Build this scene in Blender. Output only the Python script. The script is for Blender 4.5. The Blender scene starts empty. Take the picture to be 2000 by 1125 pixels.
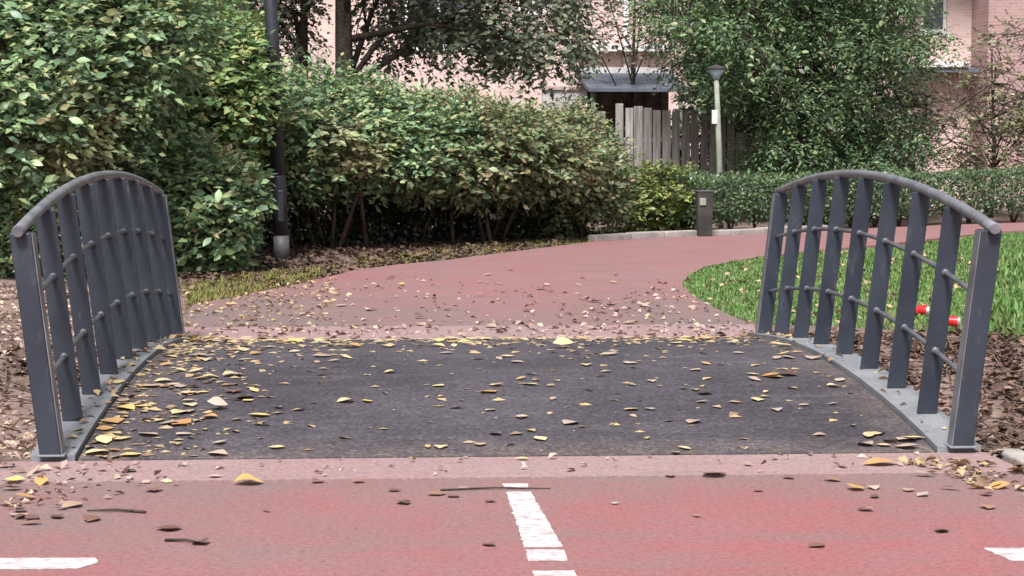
import bpy, math, random
import numpy as np
from mathutils import Vector, Matrix

random.seed(7)
rng = np.random.default_rng(11)
S = bpy.context.scene
COL = S.collection
rad = math.radians

# ------------------------------------------------------------------ camera
H = 1.5
YAW, PITCH, FPX = rad(3.27), rad(4.73), 3785.0
cam_d = bpy.data.cameras.new('camera')
cam = bpy.data.objects.new('camera', cam_d)
COL.objects.link(cam)
cam.location = (0, 0, H)
cam.rotation_euler = (rad(90) - PITCH, 0, -YAW)
cam_d.sensor_width = 36.0
cam_d.lens = 36.0 * FPX / 2000.0
cam_d.clip_start, cam_d.clip_end = 0.1, 1500
S.camera = cam

# ------------------------------------------------------------------ world and sun
SUN_EL, SUN_AZ = rad(54), rad(196)          # azimuth measured from +Y towards +X
w = bpy.data.worlds.new('World')
S.world = w
w.use_nodes = True
wn = w.node_tree
wn.nodes.clear()
sky = wn.nodes.new('ShaderNodeTexSky')
sky.sky_type = 'NISHITA'
sky.sun_disc = False
sky.sun_elevation = SUN_EL
sky.sun_rotation = SUN_AZ
sky.dust_density = 4.0
sky.air_density = 1.0
hs = wn.nodes.new('ShaderNodeHueSaturation')
hs.inputs['Saturation'].default_value = 0.22      # an overcast sky is nearly grey
bg = wn.nodes.new('ShaderNodeBackground')
bg.inputs['Strength'].default_value = 0.088
wo = wn.nodes.new('ShaderNodeOutputWorld')
wn.links.new(sky.outputs[0], hs.inputs['Color'])
wn.links.new(hs.outputs[0], bg.inputs[0])
wn.links.new(bg.outputs[0], wo.inputs[0])
sd = bpy.data.lights.new('sun', 'SUN')
sd.energy = 3.05
sd.angle = rad(14)
sd.color = (1.0, 0.945, 0.94)
sun = bpy.data.objects.new('sun', sd)
COL.objects.link(sun)
sv = Vector((math.sin(SUN_AZ) * math.cos(SUN_EL), math.cos(SUN_AZ) * math.cos(SUN_EL), math.sin(SUN_EL)))
sun.rotation_euler = sv.to_track_quat('Z', 'Y').to_euler()
sun.location = (0, 0, 30)
S.view_settings.view_transform = 'Standard'
S.view_settings.look = 'None'
S.view_settings.exposure = 0.95
S.view_settings.gamma = 1.0
S.view_settings.use_curve_mapping = False
S.render.engine = 'CYCLES'
S.cycles.max_bounces = 5
S.cycles.diffuse_bounces = 3
S.cycles.transmission_bounces = 3
S.cycles.transparent_max_bounces = 4

# ------------------------------------------------------------------ projection helpers (pixels of the 2000 x 1125 photograph)
FW = np.array([math.sin(YAW) * math.cos(PITCH), math.cos(YAW) * math.cos(PITCH), -math.sin(PITCH)])
RT = np.array([math.cos(YAW), -math.sin(YAW), 0.0])
UP = np.cross(RT, FW)

def ray(px, py):
    return FW + RT * (px - 1000) / FPX - UP * (py - 562.5) / FPX

def G(px, py, z=0.0):                      # point on the horizontal plane z
    d = ray(px, py)
    t = (z - H) / d[2]
    return np.array([d[0] * t, d[1] * t, z])

def AT(px, py, Y):                         # point on the vertical plane y = Y
    d = ray(px, py)
    t = Y / d[1]
    return np.array([d[0] * t, Y, H + d[2] * t])

def project(P):
    d = np.asarray(P, float) - np.array([0, 0, H])
    z = d @ FW
    return 1000 + FPX * (d @ RT) / z, 562.5 - FPX * (d @ UP) / z

# ------------------------------------------------------------------ mesh helpers
def mesh_from(name, V, F, smooth=False):
    me = bpy.data.meshes.new(name)
    if isinstance(F, np.ndarray):
        V = np.asarray(V, dtype=np.float32)
        n, k = F.shape
        me.vertices.add(len(V))
        me.vertices.foreach_set('co', V.ravel())
        me.loops.add(n * k)
        me.loops.foreach_set('vertex_index', F.astype(np.int32).ravel())
        me.polygons.add(n)
        me.polygons.foreach_set('loop_start', np.arange(0, n * k, k, dtype=np.int32))
        me.polygons.foreach_set('loop_total', np.full(n, k, dtype=np.int32))
        me.update(calc_edges=True)
    else:
        me.from_pydata([tuple(float(c) for c in v) for v in V], [], F)
        me.update()
    if smooth:
        me.polygons.foreach_set('use_smooth', np.ones(len(me.polygons), dtype=bool))
    return me

def wloc(o):
    p = Vector((0, 0, 0))
    while o is not None:
        p = p + o.location
        o = o.parent
    return p

def obj(name, V, F, mat, parent=None, smooth=False, kind=None):
    V = np.asarray(V, dtype=float)
    if parent is not None:
        V = V - np.array(wloc(parent))
    me = mesh_from(name, V, F, smooth)
    me.materials.append(mat)
    o = bpy.data.objects.new(name, me)
    COL.objects.link(o)
    if parent is not None:
        o.parent = parent
    if kind:
        o['kind'] = kind
    return o

def tag(o, label, cat, group=None):
    o['label'] = label
    o['category'] = cat
    if group:
        o['group'] = group
    return o

def thing(name, label, cat, loc, group=None):
    o = bpy.data.objects.new(name, None)
    COL.objects.link(o)
    o.location = [float(c) for c in loc]
    o.empty_display_size = 0.2
    return tag(o, label, cat, group)

class MB:
    def __init__(s):
        s.V, s.F = [], []
    def add(s, V, F):
        b = len(s.V)
        s.V += [tuple(v) for v in V]
        s.F += [[i + b for i in f] for f in F]
        return s
    def box(s, x0, x1, y0, y1, z0, z1, bev=0.0):
        return s.hexa([(x0, y0, z0), (x1, y0, z0), (x1, y1, z0), (x0, y1, z0), (x0, y0, z1), (x1, y0, z1), (x1, y1, z1), (x0, y1, z1)])
    def hexa(s, P):
        return s.add(P, [[3, 2, 1, 0], [4, 5, 6, 7], [0, 1, 5, 4], [1, 2, 6, 5], [2, 3, 7, 6], [3, 0, 4, 7]])
    def tube(s, pts, r, n=8, cap=True):
        pts = [Vector(p) for p in pts]
        rr = r if hasattr(r, '__len__') else [r] * len(pts)
        V, F = [], []
        t0 = (pts[1] - pts[0]).normalized()
        a = t0.orthogonal().normalized()
        for i, p in enumerate(pts):
            t = (pts[min(i + 1, len(pts) - 1)] - pts[max(i - 1, 0)]).normalized()
            a = (a - t * a.dot(t)).normalized()
            b = t.cross(a)
            for k in range(n):
                q = 2 * math.pi * k / n
                V.append(p + (a * math.cos(q) + b * math.sin(q)) * rr[i])
        for i in range(len(pts) - 1):
            for k in range(n):
                k2 = (k + 1) % n
                F.append([i * n + k, i * n + k2, (i + 1) * n + k2, (i + 1) * n + k])
        if cap:
            F.append(list(range(n - 1, -1, -1)))
            F.append(list(range((len(pts) - 1) * n, len(pts) * n)))
        return s.add(V, F)
    def lathe(s, c, prof, n=16):
        V, F = [], []
        for r, z in prof:
            for k in range(n):
                q = 2 * math.pi * k / n
                V.append((c[0] + r * math.cos(q), c[1] + r * math.sin(q), c[2] + z))
        for i in range(len(prof) - 1):
            for k in range(n):
                k2 = (k + 1) % n
                F.append([i * n + k, i * n + k2, (i + 1) * n + k2, (i + 1) * n + k])
        F.append(list(range(n - 1, -1, -1)))
        F.append(list(range((len(prof) - 1) * n, len(prof) * n)))
        return s.add(V, F)
    def slab(s, poly, z0, z1):             # a polygon given counter-clockwise from above
        n = len(poly)
        V = [(p[0], p[1], z0) for p in poly] + [(p[0], p[1], z1) for p in poly]
        F = [list(range(n - 1, -1, -1)), list(range(n, 2 * n))]
        F += [[i, (i + 1) % n, n + (i + 1) % n, n + i] for i in range(n)]
        return s.add(V, F)
    def build(s, name, mat, parent=None, smooth=False, bevel=0.0):
        o = obj(name, s.V, s.F, mat, parent, smooth)
        if bevel:
            m = o.modifiers.new('edge', 'BEVEL')
            m.width, m.segments, m.limit_method = bevel, 2, 'ANGLE'
        return o

# ------------------------------------------------------------------ materials
class NT:
    def __init__(s, name):
        s.m = bpy.data.materials.new(name)
        s.m.use_nodes = True
        s.t = s.m.node_tree
        s.t.nodes.clear()
        s.out = s.n('ShaderNodeOutputMaterial')
    def n(s, kind, **kw):
        x = s.t.nodes.new(kind)
        for k, v in kw.items():
            setattr(x, k, v)
        return x
    def l(s, a, b):
        s.t.links.new(a, b)
    def coord(s):
        return s.n('ShaderNodeNewGeometry').outputs['Position']
    def noise(s, scale, detail=3, rough=0.6, vec=None, stretch=None):
        x = s.n('ShaderNodeTexNoise')
        x.inputs['Scale'].default_value = scale
        x.inputs['Detail'].default_value = detail
        x.inputs['Roughness'].default_value = rough
        v = vec or s.coord()
        if stretch:
            mp = s.n('ShaderNodeMapping')
            mp.inputs['Scale'].default_value = stretch
            s.l(v, mp.inputs['Vector'])
            v = mp.outputs[0]
        s.l(v, x.inputs['Vector'])
        return x.outputs['Fac']
    def ramp(s, fac, stops):
        r = s.n('ShaderNodeValToRGB')
        e = r.color_ramp.elements
        while len(e) < len(stops):
            e.new(0.5)
        for i, (p, c) in enumerate(stops):
            e[i].position = p
            e[i].color = (*c, 1) if hasattr(c, '__len__') else (c, c, c, 1)
        s.l(fac, r.inputs[0])
        return r.outputs[0]
    def mix(s, fac, a, b, mode='MIX'):
        x = s.n('ShaderNodeMix', data_type='RGBA', blend_type=mode)
        for v, i in ((fac, 0), (a, 6), (b, 7)):
            if hasattr(v, 'links') or hasattr(v, 'is_linked'):
                s.l(v, x.inputs[i])
            else:
                x.inputs[i].default_value = v if i == 0 else (*v, 1)
        return x.outputs[2]
    def bsdf(s, col, rough=0.8, metal=0.0, spec=0.5, bump=None, bstr=0.3, bdist=0.01, trans=0.0):
        p = s.n('ShaderNodeBsdfPrincipled')
        if hasattr(col, 'is_linked'):
            s.l(col, p.inputs['Base Color'])
        else:
            p.inputs['Base Color'].default_value = (*col, 1)
        if hasattr(rough, 'is_linked'):
            s.l(rough, p.inputs['Roughness'])
        else:
            p.inputs['Roughness'].default_value = rough
        p.inputs['Metallic'].default_value = metal
        p.inputs['Specular IOR Level'].default_value = spec
        if bump is not None:
            b = s.n('ShaderNodeBump')
            b.inputs['Strength'].default_value = bstr
            b.inputs['Distance'].default_value = bdist
            s.l(bump, b.inputs['Height'])
            s.l(b.outputs[0], p.inputs['Normal'])
        sh = p.outputs[0]
        if trans:
            t = s.n('ShaderNodeBsdfTranslucent')
            if hasattr(col, 'is_linked'):
                s.l(col, t.inputs['Color'])
            else:
                t.inputs['Color'].default_value = (*col, 1)
            mx = s.n('ShaderNodeMixShader')
            mx.inputs[0].default_value = trans
            s.l(sh, mx.inputs[1])
            s.l(t.outputs[0], mx.inputs[2])
            sh = mx.outputs[0]
        s.l(sh, s.out.inputs['Surface'])
        return s.m

def mat_mottled(name, a, b, scale, rough=0.85, bstr=0.3, bdist=0.01, spec=0.4, fine=None, metal=0.0, stretch=None, lo=0.35, hi=0.65):
    t = NT(name)
    n1 = t.noise(scale, 5, 0.65, stretch=stretch)
    c = t.ramp(n1, [(lo, a), (hi, b)])
    f = t.noise(fine or scale * 12, 2, 0.6)
    c = t.mix(0.45, c, t.ramp(f, [(0.3, 0.45), (0.7, 1.0)]), 'MULTIPLY')
    return t.bsdf(c, rough, metal, spec, f, bstr, bdist)

def mat_asphalt(name, base, dusty, dirt, lo=0.42, hi=0.68, edges=None):
    t = NT(name)
    big = t.noise(1.0, 6, 0.68)
    mid = t.noise(4.5, 5, 0.7)
    streak = t.noise(1.4, 5, 0.65, stretch=(0.5, 2.2, 1))
    c = t.mix(t.ramp(big, [(lo, 0.0), (hi, 0.85)]), base, dusty)
    c = t.mix(t.ramp(streak, [(0.50, 0.0), (0.75, 0.8)]), c, dirt)
    c = t.mix(t.ramp(mid, [(0.40, 0.0), (0.72, 0.5)]), c, dirt)
    if edges:                              # dust washed in along the two sides: (x clean, x dirty, amount)
        sp = t.n('ShaderNodeSeparateXYZ')
        t.l(t.coord(), sp.inputs[0])
        wob = t.noise(1.1, 5, 0.7)
        for x0, x1, y0, y1, k in edges:
            a = t.n('ShaderNodeMapRange', interpolation_type='SMOOTHSTEP')
            t.l(sp.outputs[0], a.inputs[0])
            a.inputs[1].default_value, a.inputs[2].default_value = x0, x1
            b = t.n('ShaderNodeMapRange', interpolation_type='SMOOTHSTEP')
            t.l(sp.outputs[1], b.inputs[0])
            b.inputs[1].default_value, b.inputs[2].default_value = y0, y1
            m = t.n('ShaderNodeMath', operation='MULTIPLY')
            t.l(a.outputs[0], m.inputs[0]); t.l(b.outputs[0], m.inputs[1])
            m2 = t.n('ShaderNodeMath', operation='MULTIPLY')
            t.l(m.outputs[0], m2.inputs[0]); t.l(t.ramp(wob, [(0.32, 0.25 * k), (0.62, k)]), m2.inputs[1])
            c = t.mix(m2.outputs[0], c, dirt)
    gr = t.noise(60, 3, 0.75)
    gs = t.noise(38, 2, 0.6)
    c = t.mix(0.55, c, t.ramp(gr, [(0.28, 0.5), (0.5, 0.95), (0.72, 1.25)]), 'MULTIPLY')
    c = t.mix(0.4, c, t.ramp(gs, [(0.3, 0.55), (0.6, 1.1)]), 'MULTIPLY')
    return t.bsdf(c, 0.88, 0, 0.3, gr, 0.55, 0.006)

def mat_leaf(name, stops, patch=None, patch_scale=0.9, trans=0.22, rough=0.44, spec=0.55, plo=0.58, phi=0.72):
    t = NT(name)
    g = t.n('ShaderNodeNewGeometry')
    oi = t.n('ShaderNodeObjectInfo')
    a = t.n('ShaderNodeMath', operation='ADD')
    t.l(g.outputs['Random Per Island'], a.inputs[0])
    t.l(oi.outputs['Random'], a.inputs[1])
    fr = t.n('ShaderNodeMath', operation='FRACT')
    t.l(a.outputs[0], fr.inputs[0])
    c = t.ramp(fr.outputs[0], stops)
    if patch:
        n1 = t.noise(patch_scale, 3, 0.6)
        k = t.ramp(n1, [(plo, 0.0), (phi, 1.0)])
        mf = t.n('ShaderNodeMath', operation='MULTIPLY')
        mf.inputs[1].default_value = 0.75
        t.l(k, mf.inputs[0])
        c = t.mix(mf.outputs[0], c, patch)
    return t.bsdf(c, rough, 0, spec, trans=trans)

def ev(k, *cs):
    n = len(cs)
    return [(i / max(1, n - 1), c) for i, c in enumerate(cs)]

M = {}
M['road'] = mat_asphalt('red_asphalt', (0.282, 0.099, 0.103), (0.271, 0.129, 0.133), (0.191, 0.138, 0.130), edges=((1.6, -1.4, 5.6, 7.7, 0.85), (1.3, 2.6, 6.8, 7.9, 1.0), (-9, -8, 7.5, 8.2, 0.8)))
M['path'] = mat_asphalt('red_path_asphalt', (0.269, 0.114, 0.116), (0.261, 0.151, 0.150), (0.162, 0.128, 0.121), 0.36, 0.66, edges=((0.9, -1.0, 20.0, 15.5, 1.0), (0.9, 2.2, 19.0, 14.8, 1.0), (-9, -8, 18.0, 14.2, 0.7)))
M['strip'] = mat_asphalt('pink_concrete', (0.301, 0.191, 0.192), (0.294, 0.216, 0.212), (0.233, 0.180, 0.171))
t = NT('grit_deck')
b_ = t.noise(0.8, 5, 0.65)
c_ = t.ramp(b_, [(0.35, (0.039, 0.034, 0.042)), (0.7, (0.071, 0.063, 0.075))])
g1 = t.noise(42, 3, 0.8)
g2 = t.noise(3.2, 5, 0.75, stretch=(0.6, 1.6, 1))
c_ = t.mix(t.ramp(g2, [(0.5, 0.0), (0.8, 0.6)]), c_, (0.125, 0.108, 0.12))
sp_ = t.n('ShaderNodeSeparateXYZ')
t.l(t.coord(), sp_.inputs[0])
for ax_, e0, e1 in ((0, -1.15, -1.5), (0, 2.15, 2.5), (1, 13.2, 13.65), (1, 9.1, 8.72)):
    mr_ = t.n('ShaderNodeMapRange', interpolation_type='SMOOTHSTEP')
    t.l(sp_.outputs[ax_], mr_.inputs[0])
    mr_.inputs[1].default_value, mr_.inputs[2].default_value = e0, e1
    mm_ = t.n('ShaderNodeMath', operation='MULTIPLY')
    t.l(mr_.outputs[0], mm_.inputs[0]); t.l(t.ramp(t.noise(5, 4, 0.7), [(0.35, 0.05), (0.65, 0.75)]), mm_.inputs[1])
    c_ = t.mix(mm_.outputs[0], c_, (0.135, 0.105, 0.09))
c_ = t.mix(0.8, c_, t.ramp(g1, [(0.30, 0.3), (0.52, 0.95), (0.70, 2.2)]), 'MULTIPLY')
M['deck'] = t.bsdf(c_, 0.9, 0, 0.35, g1, 0.7, 0.008)
t = NT('painted_steel')
a1 = t.noise(2.2, 4, 0.6)
c_ = t.ramp(a1, [(0.35, (0.016, 0.021, 0.034)), (0.68, (0.024, 0.032, 0.047))])
a2 = t.noise(26, 4, 0.7, stretch=(1, 1, 0.3))
c_ = t.mix(t.ramp(a2, [(0.58, 0.0), (0.75, 0.6)]), c_, (0.085, 0.088, 0.095))
a3 = t.noise(60, 3, 0.7)
c_ = t.mix(t.ramp(a3, [(0.69, 0.0), (0.74, 0.6)]), c_, (0.15, 0.12, 0.105))
M['steel'] = t.bsdf(c_, t.ramp(a1, [(0.3, 0.42), (0.7, 0.6)]), 0, 0.5, a2, 0.08, 0.003)
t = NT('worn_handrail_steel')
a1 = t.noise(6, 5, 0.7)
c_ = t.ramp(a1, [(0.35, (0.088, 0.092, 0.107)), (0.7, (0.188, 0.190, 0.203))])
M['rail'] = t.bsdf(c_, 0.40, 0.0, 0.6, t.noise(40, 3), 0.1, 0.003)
M['rod'] = mat_mottled('rod_steel', (0.072, 0.075, 0.090), (0.132, 0.132, 0.150), 8, 0.45, 0.1, 0.002, 0.6)
M['beam'] = mat_mottled('grey_edge_beam', (0.165, 0.175, 0.191), (0.244, 0.254, 0.271), 3, 0.7, 0.25, 0.004, fine=60)
M['concrete'] = mat_mottled('concrete', (0.210, 0.195, 0.188), (0.315, 0.300, 0.285), 3, 0.9, 0.4, 0.008, fine=45)
M['kerb'] = mat_mottled('kerb_concrete', (0.270, 0.247, 0.232), (0.413, 0.375, 0.352), 4, 0.9, 0.4, 0.008, fine=40)
M['soil'] = mat_mottled('leafy_soil', (0.105, 0.072, 0.058), (0.27, 0.195, 0.17), 2.2, 0.95, 0.8, 0.03, 0.2, fine=22)
t = NT('white_paint')
p1 = t.noise(16, 6, 0.8, stretch=(1, 1.6, 1))
c_ = t.mix(t.ramp(p1, [(0.46, 0.0), (0.54, 0.3), (0.62, 0.85)]), (0.50, 0.485, 0.485), (0.27, 0.14, 0.15))
M['paint'] = t.bsdf(c_, 0.7, 0, 0.4, p1, 0.2, 0.003)
M['black'] = mat_mottled('lamp_post_paint', (0.017, 0.019, 0.027), (0.034, 0.037, 0.048), 3, 0.42, 0.05, 0.002, 0.5)
M['lampgrey'] = mat_mottled('worn_grey_paint', (0.055, 0.055, 0.063), (0.112, 0.112, 0.121), 7, 0.6, 0.2, 0.004)
M['bark'] = mat_mottled('bark', (0.035, 0.028, 0.024), (0.085, 0.066, 0.055), 5, 0.95, 0.9, 0.03, 0.2, fine=25, stretch=(3, 3, 0.5))
M['twig'] = mat_mottled('twig_bark', (0.065, 0.045, 0.035), (0.16, 0.115, 0.09), 7, 0.95, 0.3, 0.01, 0.2)
t = NT('weathered_plank')
oi_ = t.n('ShaderNodeObjectInfo')
g_ = t.noise(3, 5, 0.65, stretch=(6, 6, 0.35))
c_ = t.ramp(g_, [(0.35, (0.30, 0.275, 0.265)), (0.65, (0.60, 0.56, 0.545))])
c_ = t.mix(0.75, c_, t.ramp(oi_.outputs['Random'], [(0.0, 0.5), (1.0, 1.15)]), 'MULTIPLY')
f_ = t.noise(30, 3, 0.6, stretch=(3, 3, 0.15))
c_ = t.mix(0.5, c_, t.ramp(f_, [(0.3, 0.45), (0.7, 1.0)]), 'MULTIPLY')
M['plank'] = t.bsdf(c_, 0.92, 0, 0.2, f_, 0.5, 0.01)
M['palepost'] = mat_mottled('pale_post', (0.200, 0.231, 0.180), (0.300, 0.319, 0.260), 4, 0.8, 0.3, 0.006)
M['bluecap'] = mat_mottled('pale_blue_metal', (0.33, 0.48, 0.58), (0.48, 0.62, 0.70), 4, 0.5, 0.1, 0.003)
M['blue'] = mat_mottled('pale_blue_paint', (0.28, 0.34, 0.50), (0.42, 0.48, 0.62), 4, 0.7, 0.2, 0.003)
M['slate'] = mat_mottled('slate_roof', (0.085, 0.10, 0.13), (0.15, 0.165, 0.20), 3, 0.75, 0.3, 0.01)
M['white'] = mat_mottled('white_render', (0.70, 0.66, 0.66), (0.82, 0.79, 0.80), 1.2, 0.8, 0.1, 0.004)
M['dark'] = mat_mottled('dark_wood', (0.030, 0.027, 0.027), (0.065, 0.058, 0.055), 4, 0.85, 0.3, 0.006, fine=30)
M['red'] = mat_mottled('red_can_print', (0.50, 0.012, 0.018), (0.62, 0.025, 0.03), 9, 0.35, 0.05, 0.002)
M['alu'] = mat_mottled('pale_can_metal', (0.55, 0.50, 0.50), (0.75, 0.68, 0.68), 12, 0.35, 0.05, 0.002, metal=0.6)
t = NT('window_glass')
M['glass'] = t.bsdf((0.05, 0.06, 0.075), 0.08, 0, 0.6)

def mat_brick(name, a, b, mortar):
    t = NT(name)
    br = t.n('ShaderNodeTexBrick')
    mp = t.n('ShaderNodeMapping')
    mp.inputs['Rotation'].default_value = (rad(90), 0, 0)
    t.l(t.coord(), mp.inputs[0])
    t.l(mp.outputs[0], br.inputs['Vector'])
    br.inputs['Scale'].default_value = 1.0
    br.inputs['Brick Width'].default_value = 0.22
    br.inputs['Row Height'].default_value = 0.065
    br.inputs['Mortar Size'].default_value = 0.007
    br.inputs['Color1'].default_value = (*a, 1)
    br.inputs['Color2'].default_value = (*b, 1)
    br.inputs['Mortar'].default_value = (*mortar, 1)
    n1 = t.noise(1.1, 4, 0.6)
    c = t.mix(0.6, br.outputs[0], t.ramp(n1, [(0.3, 0.7), (0.7, 1.05)]), 'MULTIPLY')
    return t.bsdf(c, 0.9, 0, 0.3, br.outputs['Fac'], -0.4, 0.008)

M['brick'] = mat_brick('pale_pink_brick', (0.534, 0.383, 0.347), (0.630, 0.467, 0.420), (0.591, 0.523, 0.483))
M['brick_shade'] = mat_brick('shaded_pink_brick', (0.34, 0.215, 0.205), (0.41, 0.265, 0.25), (0.42, 0.33, 0.31))  # darker copy of the brick, paints the shaded gable side
M['rooftile'] = mat_mottled('roof_tiles', (0.12, 0.06, 0.05), (0.2, 0.1, 0.08), 2, 0.85)

# foliage
M['laurel'] = mat_leaf('laurel_leaves', ev(0, (0.085, 0.147, 0.088), (0.131, 0.227, 0.123), (0.197, 0.309, 0.151), (0.281, 0.408, 0.184), (0.405, 0.384, 0.192)), (0.474, 0.359, 0.216), 0.75)
M['laurel2'] = mat_leaf('green_shrub_leaves', ev(0, (0.080, 0.134, 0.066), (0.130, 0.222, 0.085), (0.199, 0.329, 0.123), (0.302, 0.402, 0.148), (0.381, 0.366, 0.148)), (0.090, 0.168, 0.107), 0.9)
M['hazel'] = mat_leaf('olive_shrub_leaves', ev(0, (0.078, 0.120, 0.070), (0.122, 0.184, 0.090), (0.195, 0.256, 0.117), (0.286, 0.309, 0.149), (0.342, 0.256, 0.157)), (0.321, 0.245, 0.135), 0.8)
M['olive'] = mat_leaf('yellowing_shrub_leaves', ev(0, (0.059, 0.103, 0.032), (0.099, 0.160, 0.046), (0.169, 0.227, 0.062), (0.279, 0.333, 0.087), (0.298, 0.279, 0.102)), (0.090, 0.199, 0.051), 0.9)
M['beige'] = mat_leaf('beige_shrub_leaves', ev(0, (0.08, 0.08, 0.05), (0.16, 0.14, 0.09), (0.26, 0.22, 0.14), (0.34, 0.28, 0.18), (0.20, 0.13, 0.08)), (0.09, 0.12, 0.06), 1.0)
M['box'] = mat_leaf('clipped_hedge_leaves', ev(0, (0.033, 0.065, 0.035), (0.053, 0.105, 0.050), (0.081, 0.146, 0.065), (0.125, 0.194, 0.085), (0.147, 0.155, 0.075)), None, rough=0.38)
M['yew'] = mat_leaf('evergreen_leaves', ev(0, (0.047, 0.092, 0.051), (0.085, 0.154, 0.081), (0.125, 0.226, 0.104), (0.184, 0.292, 0.123), (0.249, 0.271, 0.121)), (0.207, 0.292, 0.100), 0.7, plo=0.62, phi=0.8)
M['greytree'] = mat_leaf('dark_tree_leaves', ev(0, (0.049, 0.072, 0.048), (0.077, 0.112, 0.070), (0.122, 0.157, 0.095), (0.193, 0.212, 0.127), (0.263, 0.263, 0.173)), None)
M['rust'] = mat_leaf('rusty_shrub_leaves', ev(0, (0.109, 0.116, 0.065), (0.175, 0.155, 0.085), (0.229, 0.217, 0.111), (0.153, 0.217, 0.091), (0.306, 0.310, 0.182)), (0.109, 0.186, 0.078), 0.9)
M['grass'] = mat_leaf('grass_blades', ev(0, (0.071, 0.160, 0.037), (0.095, 0.215, 0.047), (0.133, 0.265, 0.063), (0.180, 0.300, 0.095), (0.237, 0.240, 0.116)), (0.171, 0.240, 0.105), 1.7, trans=0.3, rough=0.5, spec=0.3)
M['drygrass'] = mat_leaf('thin_verge_grass', ev(0, (0.12, 0.14, 0.05), (0.18, 0.21, 0.06), (0.24, 0.25, 0.075), (0.26, 0.20, 0.09), (0.20, 0.13, 0.07)), (0.17, 0.12, 0.075), 1.6, trans=0.25, rough=0.6, spec=0.2)
M['litter'] = mat_leaf('dead_leaf_litter', ev(0, (0.040, 0.024, 0.018), (0.076, 0.043, 0.032), (0.122, 0.070, 0.049), (0.180, 0.115, 0.084), (0.259, 0.182, 0.140)), None, trans=0.05, rough=0.7, spec=0.25)
M['palelitter'] = mat_leaf('pale_leaf_litter', ev(0, (0.130, 0.087, 0.072), (0.240, 0.158, 0.132), (0.340, 0.240, 0.204), (0.430, 0.337, 0.275), (0.500, 0.388, 0.242)), None, trans=0.05, rough=0.7, spec=0.25)
M['darklitter'] = mat_leaf('dark_leaf_litter', ev(0, (0.030, 0.022, 0.018), (0.068, 0.045, 0.033), (0.112, 0.072, 0.051), (0.165, 0.105, 0.072)), None, trans=0.0, rough=0.7, spec=0.25)  # dark leaf colours; below the shrub row they paint the shade
M['shadeleaf'] = mat_leaf('shade_filler_leaves', ev(0, (0.016, 0.024, 0.016), (0.028, 0.042, 0.026), (0.045, 0.062, 0.036), (0.04, 0.035, 0.025)), None, trans=0.1)  # near-black greens for the leaf masses added as shade
M['scraps'] = mat_leaf('leaf_scraps', ev(0, (0.16, 0.10, 0.06), (0.34, 0.24, 0.14), (0.42, 0.32, 0.15), (0.36, 0.27, 0.19), (0.46, 0.34, 0.17)), None, trans=0.05, rough=0.65)
M['leaf_yellow'] = mat_leaf('yellow_fallen_leaf', ev(0, (0.552, 0.393, 0.123), (0.628, 0.500, 0.217), (0.533, 0.419, 0.239), (0.666, 0.536, 0.303), (0.590, 0.411, 0.173)), None, trans=0.1, rough=0.55)
M['leaf_tan'] = mat_leaf('tan_fallen_leaf', ev(0, (0.340, 0.238, 0.170), (0.408, 0.306, 0.238), (0.323, 0.264, 0.230), (0.468, 0.365, 0.289), (0.281, 0.187, 0.128)), None, trans=0.08, rough=0.6)
M['leaf_brown'] = mat_leaf('brown_fallen_leaf', ev(0, (0.090, 0.045, 0.033), (0.150, 0.075, 0.053), (0.225, 0.112, 0.075), (0.112, 0.060, 0.050), (0.300, 0.165, 0.112)), None, trans=0.05, rough=0.6)
M['leaf_orange'] = mat_leaf('orange_fallen_leaf', ev(0, (0.468, 0.255, 0.076), (0.527, 0.323, 0.102), (0.493, 0.357, 0.136), (0.425, 0.212, 0.085), (0.544, 0.383, 0.153)), None, trans=0.1, rough=0.55)

# ------------------------------------------------------------------ bridge measures
D0, LEN = 8.74, 4.90                        # near end of the bridge and its length
XL, XR = -1.572, 2.574                      # railing feet
RISE = 0.142
BAYS = 8
DIN_L, DIN_R = XL + 0.098, XR - 0.105       # deck edges

def arch(y):
    s = (y - D0) / LEN
    return 4 * s * (1 - s) if 0 <= s <= 1 else 0.0

def deck_z(y):
    return RISE * arch(y)

# ------------------------------------------------------------------ ground with the ditch
def smooth(a, b, x):
    t_ = np.clip((x - a) / (b - a), 0, 1)
    return t_ * t_ * (3 - 2 * t_)

def ground_z(x, y):
    x = np.asarray(x, float); y = np.asarray(y, float)
    right = smooth(0.2, 1.2, x)
    near_edge = 8.85 - 0.6 * smooth(2.7, 5.0, x) - 0.5 * smooth(-2.0, -4.0, x)
    dr = 0.62 * smooth(near_edge - 0.05, near_edge + 1.1, y) * (1 - smooth(10.4, 13.5, y))
    dl = 0.22 * smooth(near_edge, near_edge + 2.2, y) * (1 - smooth(11.9, 13.1, y))
    z = -0.022 - right * dr - (1 - right) * dl
    z = z + 0.012 * np.sin(x * 3.1 + 1.7 * np.sin(y * 2.3)) * np.sin(y * 2.7 + x) - 0.008
    # the bank rises a little under the far left shrubs
    z = z + 0.10 * smooth(-2.2, -5.0, x) * smooth(14, 20, y)
    return z

gx = np.unique(np.concatenate([np.linspace(-7, 10, 120), -7 - np.geomspace(0.3, 300, 16), 10 + np.geomspace(0.3, 300, 16)]))
gy = np.unique(np.concatenate([np.linspace(5, 15, 110), np.linspace(15, 40, 70), 40 + np.geomspace(0.5, 600, 16), 5 - np.geomspace(0.3, 100, 10)]))
XX, YY = np.meshgrid(gx, gy)
ZZ = ground_z(XX, YY)
gv = np.stack([XX, YY, ZZ], -1).reshape(-1, 3)
nx_, ny_ = len(gx), len(gy)
ii, jj = np.meshgrid(np.arange(nx_ - 1), np.arange(ny_ - 1))
q = (jj * nx_ + ii).ravel()
gf = np.stack([q, q + 1, q + nx_ + 1, q + nx_], -1)
obj('ground', gv, gf, M['soil'], None, True, 'structure')

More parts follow.
